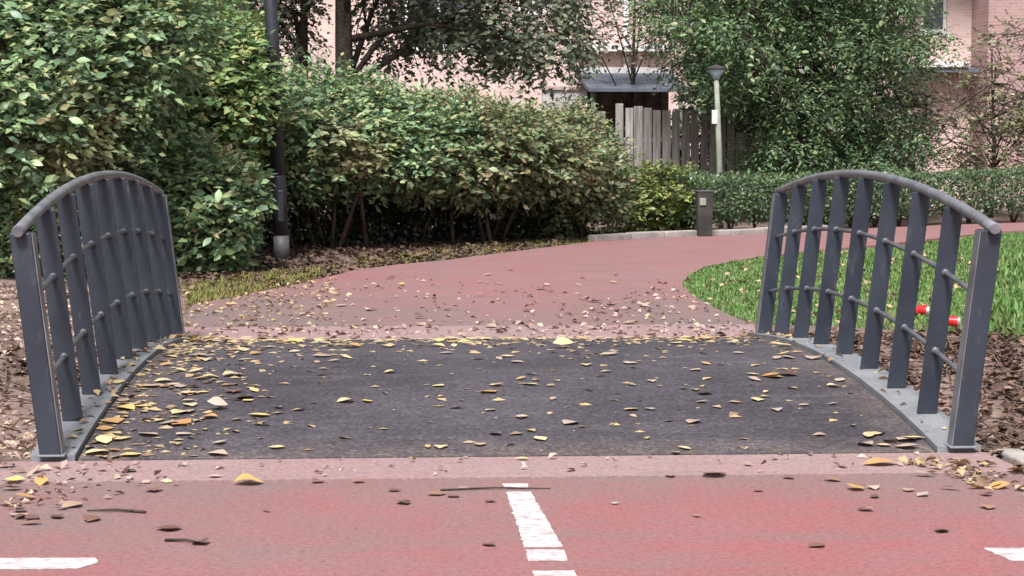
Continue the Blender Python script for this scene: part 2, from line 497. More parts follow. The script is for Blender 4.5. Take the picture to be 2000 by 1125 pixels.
# ------------------------------------------------------------------ road in front
RL, RR = -1.80, 2.72
YS = 8.20                                   # edge between the road and the pale strip
road_poly = [(-40, -3), (40, -3), (40, 6.6), (6, 6.9), (4.0, 7.15), (3.2, 7.5), (2.85, 7.9), (RR, YS), (RL, YS), (-2.0, 7.75), (-2.5, 7.3), (-4, 7.0), (-40, 6.8)]
road = MB().slab(road_poly, -0.25, 0.0).build('road', M['road'])
road['kind'] = 'structure'
strip = MB().slab([(RL, YS + 0.004), (RR, YS + 0.004), (RR - 0.03, D0 - 0.02), (RL + 0.04, D0 - 0.02)], -0.25, 0.006).build('near_threshold_strip', M['strip'])
strip['kind'] = 'structure'

def quad_px(name, pts, parent, mat=None, z=0.004):
    C = [G(*p, z) for p in pts]
    P = []
    for a, b in zip(C, C[1:] + C[:1]):     # crumbled edges
        n = max(2, int(np.linalg.norm(b - a) / 0.02))
        for i in range(n):
            q_ = a + (b - a) * i / n
            P.append(q_ + np.array([random.gauss(0, 0.0025), random.gauss(0, 0.0025), 0]) - (0.012 * (np.mean(C, 0) * -1 + q_) if random.random() < 0.12 else 0))
    return MB().slab([(a[0], a[1]) for a in P], z - 0.003, z).build(name, mat or M['paint'], parent)

# dashes are listed counter-clockwise seen from above: near-left, near-right, far-right, far-left
cx = (RL + RR) / 2 + 0.04
for a, b in (((1045, 1140, 1130), (1040, 1122, 1114)),):
    pass
line_segments = [((987, 953), (1033, 953), (1030, 944), (981, 944)),
                 ((1024, 1067), (1099, 1067), (1036, 960), (989, 960)),
                 ((1031, 1094), (1110, 1094), (1101, 1073), (1027, 1073)),
                 ((1062, 1170), (1145, 1170), (1121, 1114), (1039, 1114))]
for s_ in line_segments:
    quad_px('centre_line_dash', s_, road)
quad_px('edge_line_dash', ((-260, 1113), (150, 1109), (193, 1098), (186, 1089), (-260, 1090)), road)
quad_px('edge_line_dash', ((1976, 1094), (2300, 1092), (2300, 1069), (1920, 1070)), road)

# pale kerb running back along the right of the path mouth
kt = thing('kerb', 'pale weathered kerb stones curving past the foot of the right railing', 'kerb', (RR, 8.0, 0))
kp = [np.array(p) for p in ((RR + 0.0, 8.72), (RR + 0.02, 8.25), (2.95, 7.88), (3.3, 7.50), (4.05, 7.17), (5.0, 7.0))]
for a, b in zip(kp[:-1], kp[1:]):
    d = (b - a) / np.linalg.norm(b - a)
    n = np.array([-d[1], d[0]])
    a2, b2 = a + d * 0.008, b - d * 0.008
    c4 = [a2 + n * 0.012, b2 + n * 0.012, b2 + n * 0.13, a2 + n * 0.13]
    zt_ = 0.018 + random.uniform(-0.006, 0.006)
    MB().hexa([(*c, -0.3) for c in c4] + [(*c, zt_) for c in c4]).build('kerb_stone', M['kerb'], kt, bevel=0.012)

# ------------------------------------------------------------------ the footbridge
br = thing('footbridge', 'low arched footbridge with a dark gritted deck between red paths', 'bridge', ((XL + XR) / 2, D0 + LEN / 2, -0.3))
NS = 32
ys = [D0 + LEN * i / NS for i in range(NS + 1)]

def sweep(x0, x1, ztop, thick, name, mat):
    V, F = [], []
    for y in ys:
        z = ztop(y)
        V += [(x0, y, z - thick), (x1, y, z - thick), (x1, y, z), (x0, y, z)]
    for i in range(NS):
        a = i * 4
        for k in range(4):
            F.append([a + k, a + (k + 1) % 4, a + 4 + (k + 1) % 4, a + 4 + k][::-1])
    F.append([0, 1, 2, 3]); F.append([NS * 4 + 3, NS * 4 + 2, NS * 4 + 1, NS * 4])
    return obj(name, V, F, mat, br)
sweep(DIN_L + 0.012, DIN_R - 0.012, lambda y: deck_z(y) + 0.008, 0.16, 'deck', M['deck'])
sweep(XL - 0.10, DIN_L, lambda y: deck_z(y) + 0.03, 0.30, 'edge_beam', M['beam'])
sweep(DIN_R, XR + 0.10, lambda y: deck_z(y) + 0.03, 0.30, 'edge_beam', M['beam'])
sweep(DIN_L - 0.002, DIN_L + 0.010, lambda y: deck_z(y) - 0.02, 0.10, 'joint_strip', M['dark'])
sweep(DIN_R - 0.010, DIN_R + 0.002, lambda y: deck_z(y) - 0.02, 0.10, 'joint_strip', M['dark'])
MB().box(XL - 0.3, XR + 0.25, D0 + 0.02, D0 + 0.32, -1.0, -0.33).build('abutment', M['concrete'], br)
MB().box(XL - 0.3, XR + 0.3, D0 + LEN - 0.32, D0 + LEN - 0.02, -1.0, -0.33).build('abutment', M['concrete'], br)

LEAN = 0.114
ZR_L, ZR_U, ZR_T, RR_ROD, RR_TOP = 0.335, 0.72, 1.054, 0.165, 0.172

def railing(xf, sg, label):
    rt_ = thing('bridge_railing', label, 'railing', (xf, D0, 0.03), 'railings of the footbridge')
    def X(z):
        return xf + sg * LEAN * z
    # tubular handrail, bent in an arch
    pts = []
    for i in range(41):
        s = -0.016 + 1.032 * i / 40
        y = D0 + LEN * s
        a = 4 * s * (1 - s)
        z = ZR_T + RR_TOP * a
        pts.append((X(z), y, z))
    MB().tube(pts, 0.0265, 14).build('handrail', M['rail'], rt_, True)
    for i in (0, 40):
        d = (Vector(pts[i]) - Vector(pts[1 if i == 0 else 39])).normalized()
        e = Vector(pts[i])
        MB().tube([e - d * 0.001, e + d * 0.012], [0.028, 0.024], 14).build('end_cap', M['rail'], rt_, False)
    # uprights
    for i in range(BAYS + 1):
        s = i / BAYS
        y = D0 + LEN * s
        a = 4 * s * (1 - s)
        zb, zt = RISE * a + 0.031, ZR_T + RR_TOP * a - 0.019
        post = i in (0, BAYS)
        w_, t_ = (0.048, 0.045) if post else (0.049, 0.007)
        if post:
            y += 0.0
        P = []
        for z in (zb, zt):
            for dx, dy in ((-w_, -t_), (w_, -t_), (w_, t_), (-w_, t_)):
                P.append((X(z) + dx, y + dy, z))
        o = MB().hexa(P).build('post' if post else 'slat', M['steel'], rt_, bevel=0.006 if post else 0.003)
        if post:
            MB().box(xf - 0.062, xf + 0.062, y - 0.06, y + 0.06, 0.0305, 0.040).build('base_plate', M['beam'], o, bevel=0.003)
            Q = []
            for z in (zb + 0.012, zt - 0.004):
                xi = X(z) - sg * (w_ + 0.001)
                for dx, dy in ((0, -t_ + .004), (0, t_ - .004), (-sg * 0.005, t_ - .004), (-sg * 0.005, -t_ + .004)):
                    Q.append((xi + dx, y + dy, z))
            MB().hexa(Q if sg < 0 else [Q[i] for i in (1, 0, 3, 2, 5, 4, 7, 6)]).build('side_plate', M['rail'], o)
    # two thin arched rods through the uprights, with a small collar at every slat
    for zr in (ZR_L, ZR_U):
        rp = []
        for i in range(33):
            s = i / 32
            a = 4 * s * (1 - s)
            z = zr + RR_ROD * a
            rp.append((X(z), D0 + LEN * s, z))
        rod = MB().tube(rp, 0.0125, 8).build('rod', M['rod'], rt_, True)
        for i in range(1, BAYS):
            p = Vector(rp[i * 4]); d = (Vector(rp[i * 4 + 1]) - p).normalized()
            MB().tube([p - d * 0.019, p + d * 0.019], 0.019, 8).build('collar', M['rod'], rod, True)
    return rt_
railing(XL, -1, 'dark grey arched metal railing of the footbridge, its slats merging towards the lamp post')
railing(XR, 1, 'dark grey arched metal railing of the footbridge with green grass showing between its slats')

# ------------------------------------------------------------------ path beyond the bridge
YF = D0 + LEN
fs = MB().slab([(XL + 0.02, YF + 0.02), (XR - 0.02, YF + 0.02), (XR + 0.1, YF + 0.95), (XL - 0.15, YF + 0.95)], -0.2, 0.006).build('far_threshold_strip', M['strip'])
fs['kind'] = 'structure'
px_left = [(368, 640), (364, 615), (375, 596), (460, 578), (590, 553), (690, 528), (780, 516), (870, 508), (1020, 489), (1180, 469), (1330, 462), (1480, 457), (1620, 449), (1760, 443), (1940, 436), (2300, 427)]
px_right = [(1425, 615), (1352, 577), (1333, 553), (1345, 537), (1380, 520), (1490, 500), (1600, 488), (1720, 478), (1850, 463), (1950, 452), (2300, 442)]
Lp = [(XL - 0.15, YF + 0.954)] + [tuple(G(*p)[:2]) for p in px_left]
Rp = [(XR + 0.1, YF + 0.954)] + [tuple(G(*p)[:2]) for p in px_right]
pth = MB().slab(Rp + Lp[::-1], -0.2, 0.0).build('cycle_path', M['path'])
pth['kind'] = 'structure'
# far kerb stones
fk = thing('path_kerb', 'pale kerb stones edging the far bend of the red path below the hedge', 'kerb', G(1250, 460))
ek = [G(px, py) for px, py in ((1165, 470.5), (1235, 466), (1300, 463.2), (1368, 460.6), (1430, 458.6), (1490, 456), (1555, 452), (1620, 448.5))]
for a, b in zip(ek[:-1], ek[1:]):
    d = (b - a)[:2]; d = d / np.linalg.norm(d); n = np.array([-d[1], d[0]])
    a2, b2 = a[:2] + d * 0.01 + n * 0.01, b[:2] - d * 0.01 + n * 0.01
    c4 = [a2, b2, b2 + n * 0.16, a2 + n * 0.16]
    z1 = 0.075 + random.uniform(-0.01, 0.01)
    MB().hexa([(*c, -0.1) for c in c4] + [(*c, z1) for c in c4]).build('kerb_stone', M['kerb'], fk, bevel=0.015)

# ------------------------------------------------------------------ foliage tools
def unit(v):
    return v / np.maximum(np.linalg.norm(v, axis=-1, keepdims=True), 1e-9)

def leaf_arrays(pos, ax, nr, ln, wd, fold=0.12, curl=0.12):
    ax = unit(ax)
    nr = unit(nr - ax * np.sum(nr * ax, -1, keepdims=True))
    sd_ = np.cross(nr, ax)
    l, w_ = ln[:, None], wd[:, None]
    V = np.stack([pos,
                  pos + ax * l * 0.42 + sd_ * w_ * 0.5 + nr * w_ * fold,
                  pos + ax * l * 0.5,
                  pos + ax * l * 0.42 - sd_ * w_ * 0.5 + nr * w_ * fold,
                  pos + ax * l * 0.97 - nr * l * curl], 1)
    n = len(pos)
    base = (np.arange(n) * 5)[:, None, None]
    T = np.array([[0, 2, 1], [0, 3, 2], [1, 2, 4], [2, 3, 4]])[None]
    return V.reshape(-1, 3), (base + T).reshape(-1, 3)

SPRAYS = []
def shoots(parent, n):
    """thin woody shoots that carry the outer leaves"""
    P, s, L, dr = SPRAYS[0]
    m = MB()
    for i in rng.choice(len(P), min(n, len(P)), replace=False):
        p, d = Vector(P[i]), Vector(s[i])
        m.tube([p - d * L * 1.2 - Vector((0, 0, .12)), p, p + d * L - Vector((0, 0, dr * L))], [0.008, 0.006, 0.002], 3, False)
    m.build('shoots', M['twig'], parent)['kind'] = 'stuff'

def cloud(blobs, nspray, per, leaf, spray, droop=0.05, zmin=0.15, shell=0.16, up=0.85, out=0.6, aspect=0.5, jit=0.42, zmax=99, layer=0.0):
    B = np.array(blobs, float)
    area = (B[:, 3] * B[:, 4] + B[:, 4] * B[:, 5] + B[:, 3] * B[:, 5])
    pick = rng.choice(len(B), nspray * 2, p=area / area.sum())
    d = unit(rng.normal(size=(len(pick), 3)))
    r = 1.0 - np.abs(rng.normal(0, shell, len(pick))) + 0.03 * rng.normal(size=len(pick))
    C, R = B[pick, :3], B[pick, 3:6]
    P = C + d * R * r[:, None]
    keep = (P[:, 2] > zmin) & (P[:, 2] < zmax)
    for b in B:
        keep &= ~(np.sum(((P - b[:3]) / b[3:6]) ** 2, 1) < 0.5)
    idx = np.nonzero(keep)[0][:nspray]
    P, n = P[idx], unit(d[idx] / R[idx])
    if layer:                              # foliage carried on flat tiers, as beech and hornbeam hold it
        ph = 0.10 * np.sin(P[:, 0] * 1.9 + 0.7 * P[:, 1]) + 0.06 * np.sin(P[:, 0] * 4.3 + 1.1)
        zq = np.round((P[:, 2] + ph) / layer) * layer - ph + rng.normal(0, layer * 0.16, len(P))
        P[:, 2] = np.where(rng.random(len(P)) < 0.85, zq, P[:, 2])
    s = n * np.array([1, 1, 0.35]) + rng.normal(0, 0.35, P.shape)
    s[:, 2] -= droop
    s = unit(s)
    pos, ax, nr = [], [], []
    U = np.array([0, 0, 1.0])
    side = unit(np.cross(s, U))
    for j in range(per):
        k = (j + rng.random(len(P))) / per
        sg = (1 if j % 2 else -1)
        pos.append(P + s * (spray * k)[:, None] - U * (droop * spray * k * k)[:, None] + rng.normal(0, 0.015, P.shape))
        ax.append(s * 0.6 + side * sg * 0.8 + rng.normal(0, 0.3, P.shape))
        nr.append(U * up + n * out + rng.normal(0, jit, P.shape))
    SPRAYS.clear(); SPRAYS.append((P, s, spray, droop))
    pos, ax, nr = map(np.concatenate, (pos, ax, nr))
    ln = leaf * np.clip(rng.normal(0.92, 0.26, len(pos)), 0.4, 1.3)
    wd = ln * aspect * rng.uniform(0.8, 1.2, len(pos))
    return pos, ax, nr, ln, wd

_t = []
for k, (u, w_) in enumerate(((0, 0.0), (0.12, 0.16), (0.32, 0.42), (0.55, 0.46), (0.78, 0.28), (1.0, 0.0))):
    _t.append((u, w_))
def big_leaf_mesh(name, mat, asp=0.55, fold=0.15, curl=0.15, wob=0.0, seed=0):
    """a pointed leaf one metre long with a raised midrib fold, 16 triangles"""
    r = random.Random(seed)
    V, F = [], []
    for u, w_ in _t:
        z = -curl * u * u + wob * math.sin(u * 5 + seed)
        hw = w_ * asp
        e = 1 + r.uniform(-0.12, 0.12) if wob else 1
        V += [(u, hw * e, z + hw * fold * (2 if wob else 1)), (u, 0, z), (u, -hw / e, z + hw * fold * (1.3 if wob else 1))]
    for i in range(len(_t) - 1):
        a = i * 3
        F += [[a, a + 1, a + 4, a + 3], [a + 1, a + 2, a + 5, a + 4]]
    V = np.array(V)
    me = mesh_from(name, V, F, True)
    me.materials.append(mat)
    return me

def plant_leaves(parent, arr, mat, n_single, name='foliage'):
    """the leaves that show largest become leaf parts, the rest one foliage mesh"""
    pos, ax, nr, ln, wd = arr
    sel = np.zeros(len(pos), bool)
    if n_single:
        z = (pos - np.array([0, 0, H])) @ FW
        px = 1000 + FPX * ((pos - np.array([0, 0, H])) @ RT) / z
        py = 562.5 - FPX * ((pos - np.array([0, 0, H])) @ UP) / z
        vis = (px > 5) & (px < 1995) & (py > 5) & (py < 1120)
        facing = np.abs(np.sum(unit(nr) * unit(np.array([0, 0, H]) - pos), -1))
        score = np.where(vis, ln * (0.4 + facing) / np.maximum(z - z[vis].min() + 1.6 if vis.any() else 1, 0.2), -1)
        sel[np.argsort(-score)[:n_single]] = True
        me = big_leaf_mesh('leaf', mat, 0.55)
        A = unit(ax[sel]); N = nr[sel]
        N = unit(N - A * np.sum(N * A, -1, keepdims=True)); Sd = np.cross(N, A)
        o0 = np.array(wloc(parent))
        for p, a, s, n, l in zip(pos[sel] - o0, A, Sd, N, ln[sel]):
            o = bpy.data.objects.new('leaf', me)
            l = float(l) * 1.08
            o.matrix_basis = Matrix(((a[0] * l, s[0] * l, n[0] * l, p[0]), (a[1] * l, s[1] * l, n[1] * l, p[1]), (a[2] * l, s[2] * l, n[2] * l, p[2]), (0, 0, 0, 1)))
            COL.objects.link(o)
            o.parent = parent
    V, F = leaf_arrays(*[a[~sel] for a in arr])
    return obj(name, V, F, mat, parent, False, 'stuff')

def stems(parent, base, n, spread, height, r, name='stem', mat=None, up=0.55):
    for i in range(n):
        a = random.uniform(0, 6.28)
        b = Vector((base[0] + random.uniform(-1, 1) * spread[0] * 0.6, base[1] + random.uniform(-1, 1) * spread[1] * 0.6, 0))
        b.z = float(ground_z(b.x, b.y)) - 0.04
        tip = b + Vector((math.cos(a) * spread[0] * 0.7, math.sin(a) * spread[1] * 0.7, height * random.uniform(0.6, 1)))
        mid = b.lerp(tip, 0.45) + Vector((random.uniform(-.1, .1), random.uniform(-.1, .1), height * 0.12))
        m = MB().tube([b, mid, tip], [r, r * 0.75, r * 0.3], 6)
        for k in range(3):
            q0 = b.lerp(tip, 0.3 + 0.2 * k) + Vector((0, 0, 0.05 * height))
            q0 = mid.lerp(tip, 0.2 + 0.25 * k)
            q1 = q0 + Vector((random.uniform(-1, 1) * spread[0] * 0.5, random.uniform(-1, 1) * spread[1] * 0.5, height * random.uniform(0.05, 0.3)))
            m.tube([q0, q1], [r * 0.4, r * 0.15], 5)
        m.build(name, mat or M['twig'], parent, True)

def lumps(c, R, n, s, seed):
    """a main ellipsoid roughened by smaller ones on its surface"""
    r = random.Random(seed)
    out = [(*c, *[k * 0.86 for k in R])]
    for i in range(n):
        u = Vector((r.gauss(0, 1), r.gauss(0, 1), r.gauss(0, 1))).normalized()
        k = s * r.uniform(0.7, 1.3)
        out.append((c[0] + u.x * R[0] * 0.78, c[1] + u.y * R[1] * 0.78, c[2] + u.z * R[2] * 0.78, R[0] * k, R[1] * k, R[2] * k * 0.8))
    return out

def shrub(name, label, cat, px, Y, w_, d_, z0, z1, mat, nspray, per, leaf, spray, singles, seed, n_stems=6, group=None, dome=0.0, **kw):
    c = AT(px, 400, Y)
    base = (c[0], Y, float(ground_z(c[0], Y)))
    sh = thing(name, label, cat, base, group)
    zc = (z0 + z1) / 2
    bl = lumps((c[0], Y, zc), (w_ / 2, d_ / 2, (z1 - z0) / 2), 12, 0.42, seed)
    arr = cloud(bl, nspray, per, leaf, spray, zmin=z0 - 0.05, **{'layer': 0.21, **kw})
    plant_leaves(sh, arr, mat, singles)
    shoots(sh, 500)
    random.seed(seed)
    stems(sh, base, n_stems, (w_ * 0.35, d_ * 0.3), z1 * 0.75, 0.03)
    return sh

# ------------------------------------------------------------------ hedge of shrubs along the left of the path
SG = 'tall shrubs along the left of the path'
shrub('laurel_shrub', 'tall dark shrub rising behind the left railing at the edge of the picture', 'shrub', 45, 19.8, 3.0, 2.4, 0.10, 4.0, M['laurel'], 5200, 9, 0.105, 0.36, 220, 1, group=SG)
shrub('laurel_shrub', 'tall bright green shrub between the left railing and the black lamp post', 'shrub', 300, 22.7, 2.05, 2.2, 0.05, 3.3, M['laurel2'], 5200, 9, 0.115, 0.36, 260, 2, group=SG)
shrub('laurel_shrub', 'green shrub with bare dark stems below it just beside the black lamp post', 'shrub', 640, 24.8, 2.8, 2.2, 0.80, 2.0, M['laurel'], 3600, 9, 0.10, 0.40, 160, 3, 9, group=SG)
shrub('hazel_shrub', 'olive green shrub with a dark bare underside overhanging the path bend', 'shrub', 900, 26.0, 3.0, 2.3, 0.74, 1.74, M['hazel'], 3600, 9, 0.10, 0.40, 120, 4, 10, group=SG)
shrub('hazel_shrub', 'last shrub of the row with leaves to the ground, next to the yellowing bush', 'shrub', 1105, 26.9, 1.3, 1.8, 0.12, 1.6, M['hazel'], 2300, 9, 0.09, 0.34, 90, 5, 6, group=SG)
shrub('low_shrub', 'low leafy shrub spilling over the verge just left of the lamp post foot', 'shrub', 400, 20.7, 0.78, 1.1, 0.02, 1.25, M['laurel'], 1500, 8, 0.11, 0.28, 120, 9, 4, group=SG)
shrub('beige_shrub', 'pale beige flowering shrub top showing above the green shrubs', 'shrub', 800, 27.4, 3.0, 1.2, 0.3, 1.88, M['beige'], 1500, 8, 0.08, 0.36, 0, 6, 5)
shrub('yellowing_bush', 'low yellow green bush between the row of shrubs and the clipped hedge', 'bush', 1285, 28.5, 1.5, 1.5, 0.06, 0.86, M['olive'], 1700, 8, 0.08, 0.24, 60, 7, 6)

def shade_leaves():  # dark leaves added to paint the black shade under the shrubs
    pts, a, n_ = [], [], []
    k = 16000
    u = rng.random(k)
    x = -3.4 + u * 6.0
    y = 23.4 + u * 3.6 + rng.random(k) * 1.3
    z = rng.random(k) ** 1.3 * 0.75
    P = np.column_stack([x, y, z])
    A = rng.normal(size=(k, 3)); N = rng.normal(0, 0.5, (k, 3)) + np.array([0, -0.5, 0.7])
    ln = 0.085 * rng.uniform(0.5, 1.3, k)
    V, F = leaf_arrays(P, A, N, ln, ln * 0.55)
    tag(obj('shade_leaves', V, F, M['shadeleaf'], None, False, 'stuff'), 'dark leaves added to paint the shade beneath the row of shrubs', 'shade_leaves')
shade_leaves()
shrub('shade_backing', 'tall dark leaf mass added to shade the gaps of the layered evergreen', 'shrub', 1560, 33.9, 3.9, 0.9, 0.2, 4.4, M['shadeleaf'], 2600, 9, 0.11, 0.3, 0, 12, 4)  # added so the gaps in the evergreen read as dark interior shade
shrub('shade_backing', 'dark leaf mass added to shade the gaps of the wooden paling fence', 'shrub', 1400, 35.0, 3.6, 1.0, 0.1, 1.75, M['shadeleaf'], 1500, 9, 0.10, 0.3, 0, 10, 4)  # added so the gaps between the planks read dark

# ------------------------------------------------------------------ clipped hedge on the right
def clipped_hedge():
    # front foot of the hedge follows the far kerb
    f0, f1, f2 = G(1362, 455), G(1650, 444), G(2380, 421)
    th = thing('clipped_hedge', 'low clipped dark green hedge behind the right railing', 'hedge', f1 + np.array([0, 0.5, -0.04]))
    P, A, N = [], [], []
    top = 0.80
    for a, b in ((f0, f1), (f1, f2)):
        L = np.linalg.norm((b - a)[:2])
        d = np.array([*((b - a)[:2] / L), 0]); n = np.array([d[1], -d[0], 0])
        for face, cnt in (('front', 4200), ('top', 1700), ('body', 1400)):
            k = int(cnt * L / 3.0)
            u = rng.random(k) * L
            wob = 0.05 * np.sin(u * 2.3) + 0.03 * np.sin(u * 5.1)
            if face == 'front':
                v = rng.random(k) ** 0.8 * (top - 0.10) + 0.10
                off = -0.12 + 0.07 * rng.normal(size=k) + 0.10 * (v < 0.28) * -1
                nn = n * 0.8 + np.array([0, 0, 0.6])
            elif face == 'top':
                v = top - 0.03 + 0.03 * rng.normal(size=k) + wob * 0.5
                off = -0.12 - rng.random(k) * 0.75
                nn = np.array([0, 0, 1.0]) + n * 0.2
            else:
                v = 0.15 + rng.random(k) * 0.6
                off = -0.25 - rng.random(k) * 0.6
                nn = n * 0.5 + np.array([0, 0, 0.5])
            p = a + d * u[:, None] + n * (off + wob)[:, None] + np.array([0, 0, 1.0]) * v[:, None]
            P.append(p); A.append(d * rng.normal(size=(k, 1)) + rng.normal(0, 0.6, (k, 3)) + n * 0.3)
            N.append(nn + rng.normal(0, 0.45, (k, 3)))
    P, A, N = map(np.concatenate, (P, A, N))
    ln = 0.062 * rng.uniform(0.6, 1.3, len(P))
    plant_leaves(th, (P, A, N, ln, ln * 0.55), M['box'], 120)
    for a, b in ((f0, f1), (f1, f2)):
        L = np.linalg.norm((b - a)[:2])
        for i in range(int(L / 0.45)):
            p = a + (b - a) * (i + 0.5) / int(L / 0.45) + np.array([0, 0.45, 0])
            m = MB()
            for k in range(4):
                e = (p[0] + random.uniform(-.25, .25), p[1] + random.uniform(-.3, .2), random.uniform(.4, .7))
                m.tube([(p[0], p[1], -0.07), e], [0.018, 0.008], 5)
            m.build('stem', M['twig'], th, True)
clipped_hedge()

# ------------------------------------------------------------------ trees
def tree(name, label, px, Y, r0, height, blobs, mat, nspray, per, leaf, spray, seed, limbs=8, singles=0, lean=0.0, **kw):
    c = AT(px, 400, Y)
    gz = float(ground_z(c[0], Y))
    tr = thing(name, label, 'tree', (c[0], Y, gz))
    random.seed(seed)
    pts = [(c[0] + lean * s + 0.04 * math.sin(5 * s + seed), Y + 0.03 * math.cos(4 * s), gz - 0.05 + height * s) for s in [i / 10 for i in range(11)]]
    trunk = MB().tube(pts, [r0 * (1.25 if i == 0 else 1 - 0.75 * i / 10) for i in range(11)], 10).build('trunk', M['bark'], tr, True)
    for i in range(limbs):
        b = blobs[i % len(blobs)]
        k = min(9, max(2, int(3 + 6 * i / limbs)))
        p0 = Vector(pts[k])
        tip = Vector(b[:3]) + Vector((random.uniform(-1, 1) * b[3], random.uniform(-1, 1) * b[4], random.uniform(-0.8, 0.6) * b[5]))
        mid = p0.lerp(tip, 0.5) + Vector((0, 0, 0.25))
        m = MB().tube([p0, mid, tip], [r0 * 0.32, r0 * 0.2, r0 * 0.06], 6)
        for j in range(5):
            q0 = mid.lerp(tip, j / 5)
            q1 = q0 + Vector((random.uniform(-.7, .7), random.uniform(-.6, .6), random.uniform(-.7, .3)))
            m.tube([q0, q0.lerp(q1, .5) + Vector((0, 0, .08)), q1], [r0 * 0.08, r0 * .06, r0 * 0.02], 5)
        m.build('limb', M['bark'], tr, True)
    arr = cloud(blobs, nspray, per, leaf, spray, **kw)
    plant_leaves(tr, arr, mat, singles, 'crown')
    shoots(tr, 600)
    return tr

def bpx(px, py, Y, rx, ry, rz):
    p = AT(px, py, Y)
    return (p[0], p[1], p[2], rx, ry, rz)

# dark drooping tree in the middle
bl = [bpx(870, -70, 30.2, 1.0, 1.0, 1.1), bpx(1000, -20, 30.0, 1.1, 1.1, 0.95), bpx(900, 55, 30.0, 1.0, 0.7, 0.38), bpx(760, -300, 29.3, 2.4, 2.0, 1.2), bpx(1060, 60, 29.6, 0.7, 0.6, 0.5), bpx(765, 30, 30.0, 0.45, 0.5, 0.6)]
tree('drooping_tree', 'dark tree with a thick trunk and drooping grey green branches behind the shrubs', 678, 29.3, 0.185, 7.2, bl, M['greytree'], 2500, 10, 0.12, 0.36, 21, 14, droop=0.75, zmin=1.9, shell=0.3, up=0.3, out=0.6, jit=0.7)
# thinner trunk to its left
bl = [bpx(560, 20, 30.5, 0.42, 0.6, 0.8), bpx(480, -40, 31.0, 0.9, 0.8, 0.7), bpx(500, -260, 31.0, 2.2, 1.6, 1.4)]
tree('thin_tree', 'slim brown tree with a sparse crown just right of the lamp post', 600, 30.6, 0.10, 6.6, bl, M['greytree'], 1500, 9, 0.12, 0.34, 22, 12, droop=0.5, zmin=2.0, shell=0.3, up=0.4, out=0.6, jit=0.7)
bl = [bpx(1180, -120, 36.5, 1.2, 1.0, 1.5), bpx(1120, 40, 36.5, 0.9, 0.8, 0.7), bpx(1270, 20, 36.3, 0.6, 0.7, 1.0)]
tree('young_tree', 'young tree with a thin pale stem above the dark shed roof', 1234, 36.5, 0.05, 6.0, bl, M['greytree'], 230, 8, 0.11, 0.4, 23, 10, droop=0.3, zmin=2.6, shell=0.35, jit=0.7)
# layered evergreen on the right
bl = []
_r = random.Random(5)
_tc = AT(1538, 200, 31.2)
for k in range(11):
    zt_ = 0.95 + 0.44 * k
    rr_ = (1.15, 1.3, 1.25, 1.6, 1.95, 2.1, 2.15, 2.1, 2.0, 1.8, 1.5)[k]
    n_ = 7
    for m_ in range(n_):
        a_ = 2 * math.pi * (m_ + _r.random() * 0.7) / n_ + k
        q_ = rr_ * _r.uniform(0.55, 0.95)
        bl.append((_tc[0] + 0.60 * (k < 3) + math.cos(a_) * q_, _tc[1] + math.sin(a_) * q_ * 0.75, zt_ + _r.uniform(-.16, .16), rr_ * _r.uniform(.28, .42), rr_ * _r.uniform(.28, .40), _r.uniform(.10, .19)))
tree('evergreen_tree', 'broad layered evergreen tree standing behind the clipped hedge', 1585, 31.2, 0.17, 6.0, bl, M['yew'], 10500, 11, 0.088, 0.44, 24, 16, singles=150, droop=0.42, zmin=0.7, shell=0.3, up=0.8, out=0.5, jit=0.4, aspect=0.36)
# rusty thin shrub in front of the right house
bl = [bpx(1890, 225, 32.5, 0.95, 0.9, 0.8), bpx(1990, 150, 32.6, 0.7, 0.8, 1.0), bpx(1830, 290, 32.2, 0.8, 0.8, 0.5), bpx(2080, 200, 32.6, 1.0, 0.9, 1.0), bpx(1960, 290, 32.2, 0.9, 0.8, 0.5)]
tree('rusty_shrub', 'thin rusty brown shrub of bare twigs in front of the pink house corner', 1935, 32.6, 0.05, 2.9, bl, M['rust'], 850, 8, 0.085, 0.34, 25, 26, zmin=0.3, shell=0.4, jit=0.7, up=0.4)
# tall trees behind the left shrubs that fill the sky there
bl = [bpx(120, -120, 27, 2.6, 1.8, 2.0), bpx(190, 30, 26, 1.3, 1.2, 1.0), bpx(20, 40, 26.5, 1.6, 1.2, 1.2)]
tree('leafy_tree', 'broad leafy tree filling the corner above the tall dark shrub', 130, 26.8, 0.15, 6.5, bl, M['laurel'], 2600, 9, 0.11, 0.45, 26, 10, zmin=1.2, shell=0.25)

# ------------------------------------------------------------------ houses, shed, fence behind
def window(parent, x0, x1, z0, z1, y, mull=1, sill=True):
    fr = MB()
    f = 0.07
    fr.box(x0, x1, y - 0.03, y + 0.05, z0, z0 + f).box(x0, x1, y - 0.03, y + 0.05, z1 - f, z1)
    fr.box(x0, x0 + f, y - 0.028, y + 0.048, z0 + f, z1 - f).box(x1 - f, x1, y - 0.028, y + 0.048, z0 + f, z1 - f)
    for i in range(mull):
        xm = x0 + (x1 - x0) * (i + 1) / (mull + 1)
        fr.box(xm - 0.03, xm + 0.03, y - 0.026, y + 0.046, z0 + f, z1 - f)
    w_ = fr.build('window', M['white'], parent)
    MB().box(x0 + f, x1 - f, y + 0.01, y + 0.02, z0 + f, z1 - f).build('pane', M['glass'], w_)
    if sill:
        MB().box(x0 - 0.06, x1 + 0.06, y - 0.11, y - 0.032, z0 - 0.09, z0 - 0.005).build('sill', M['white'], w_)

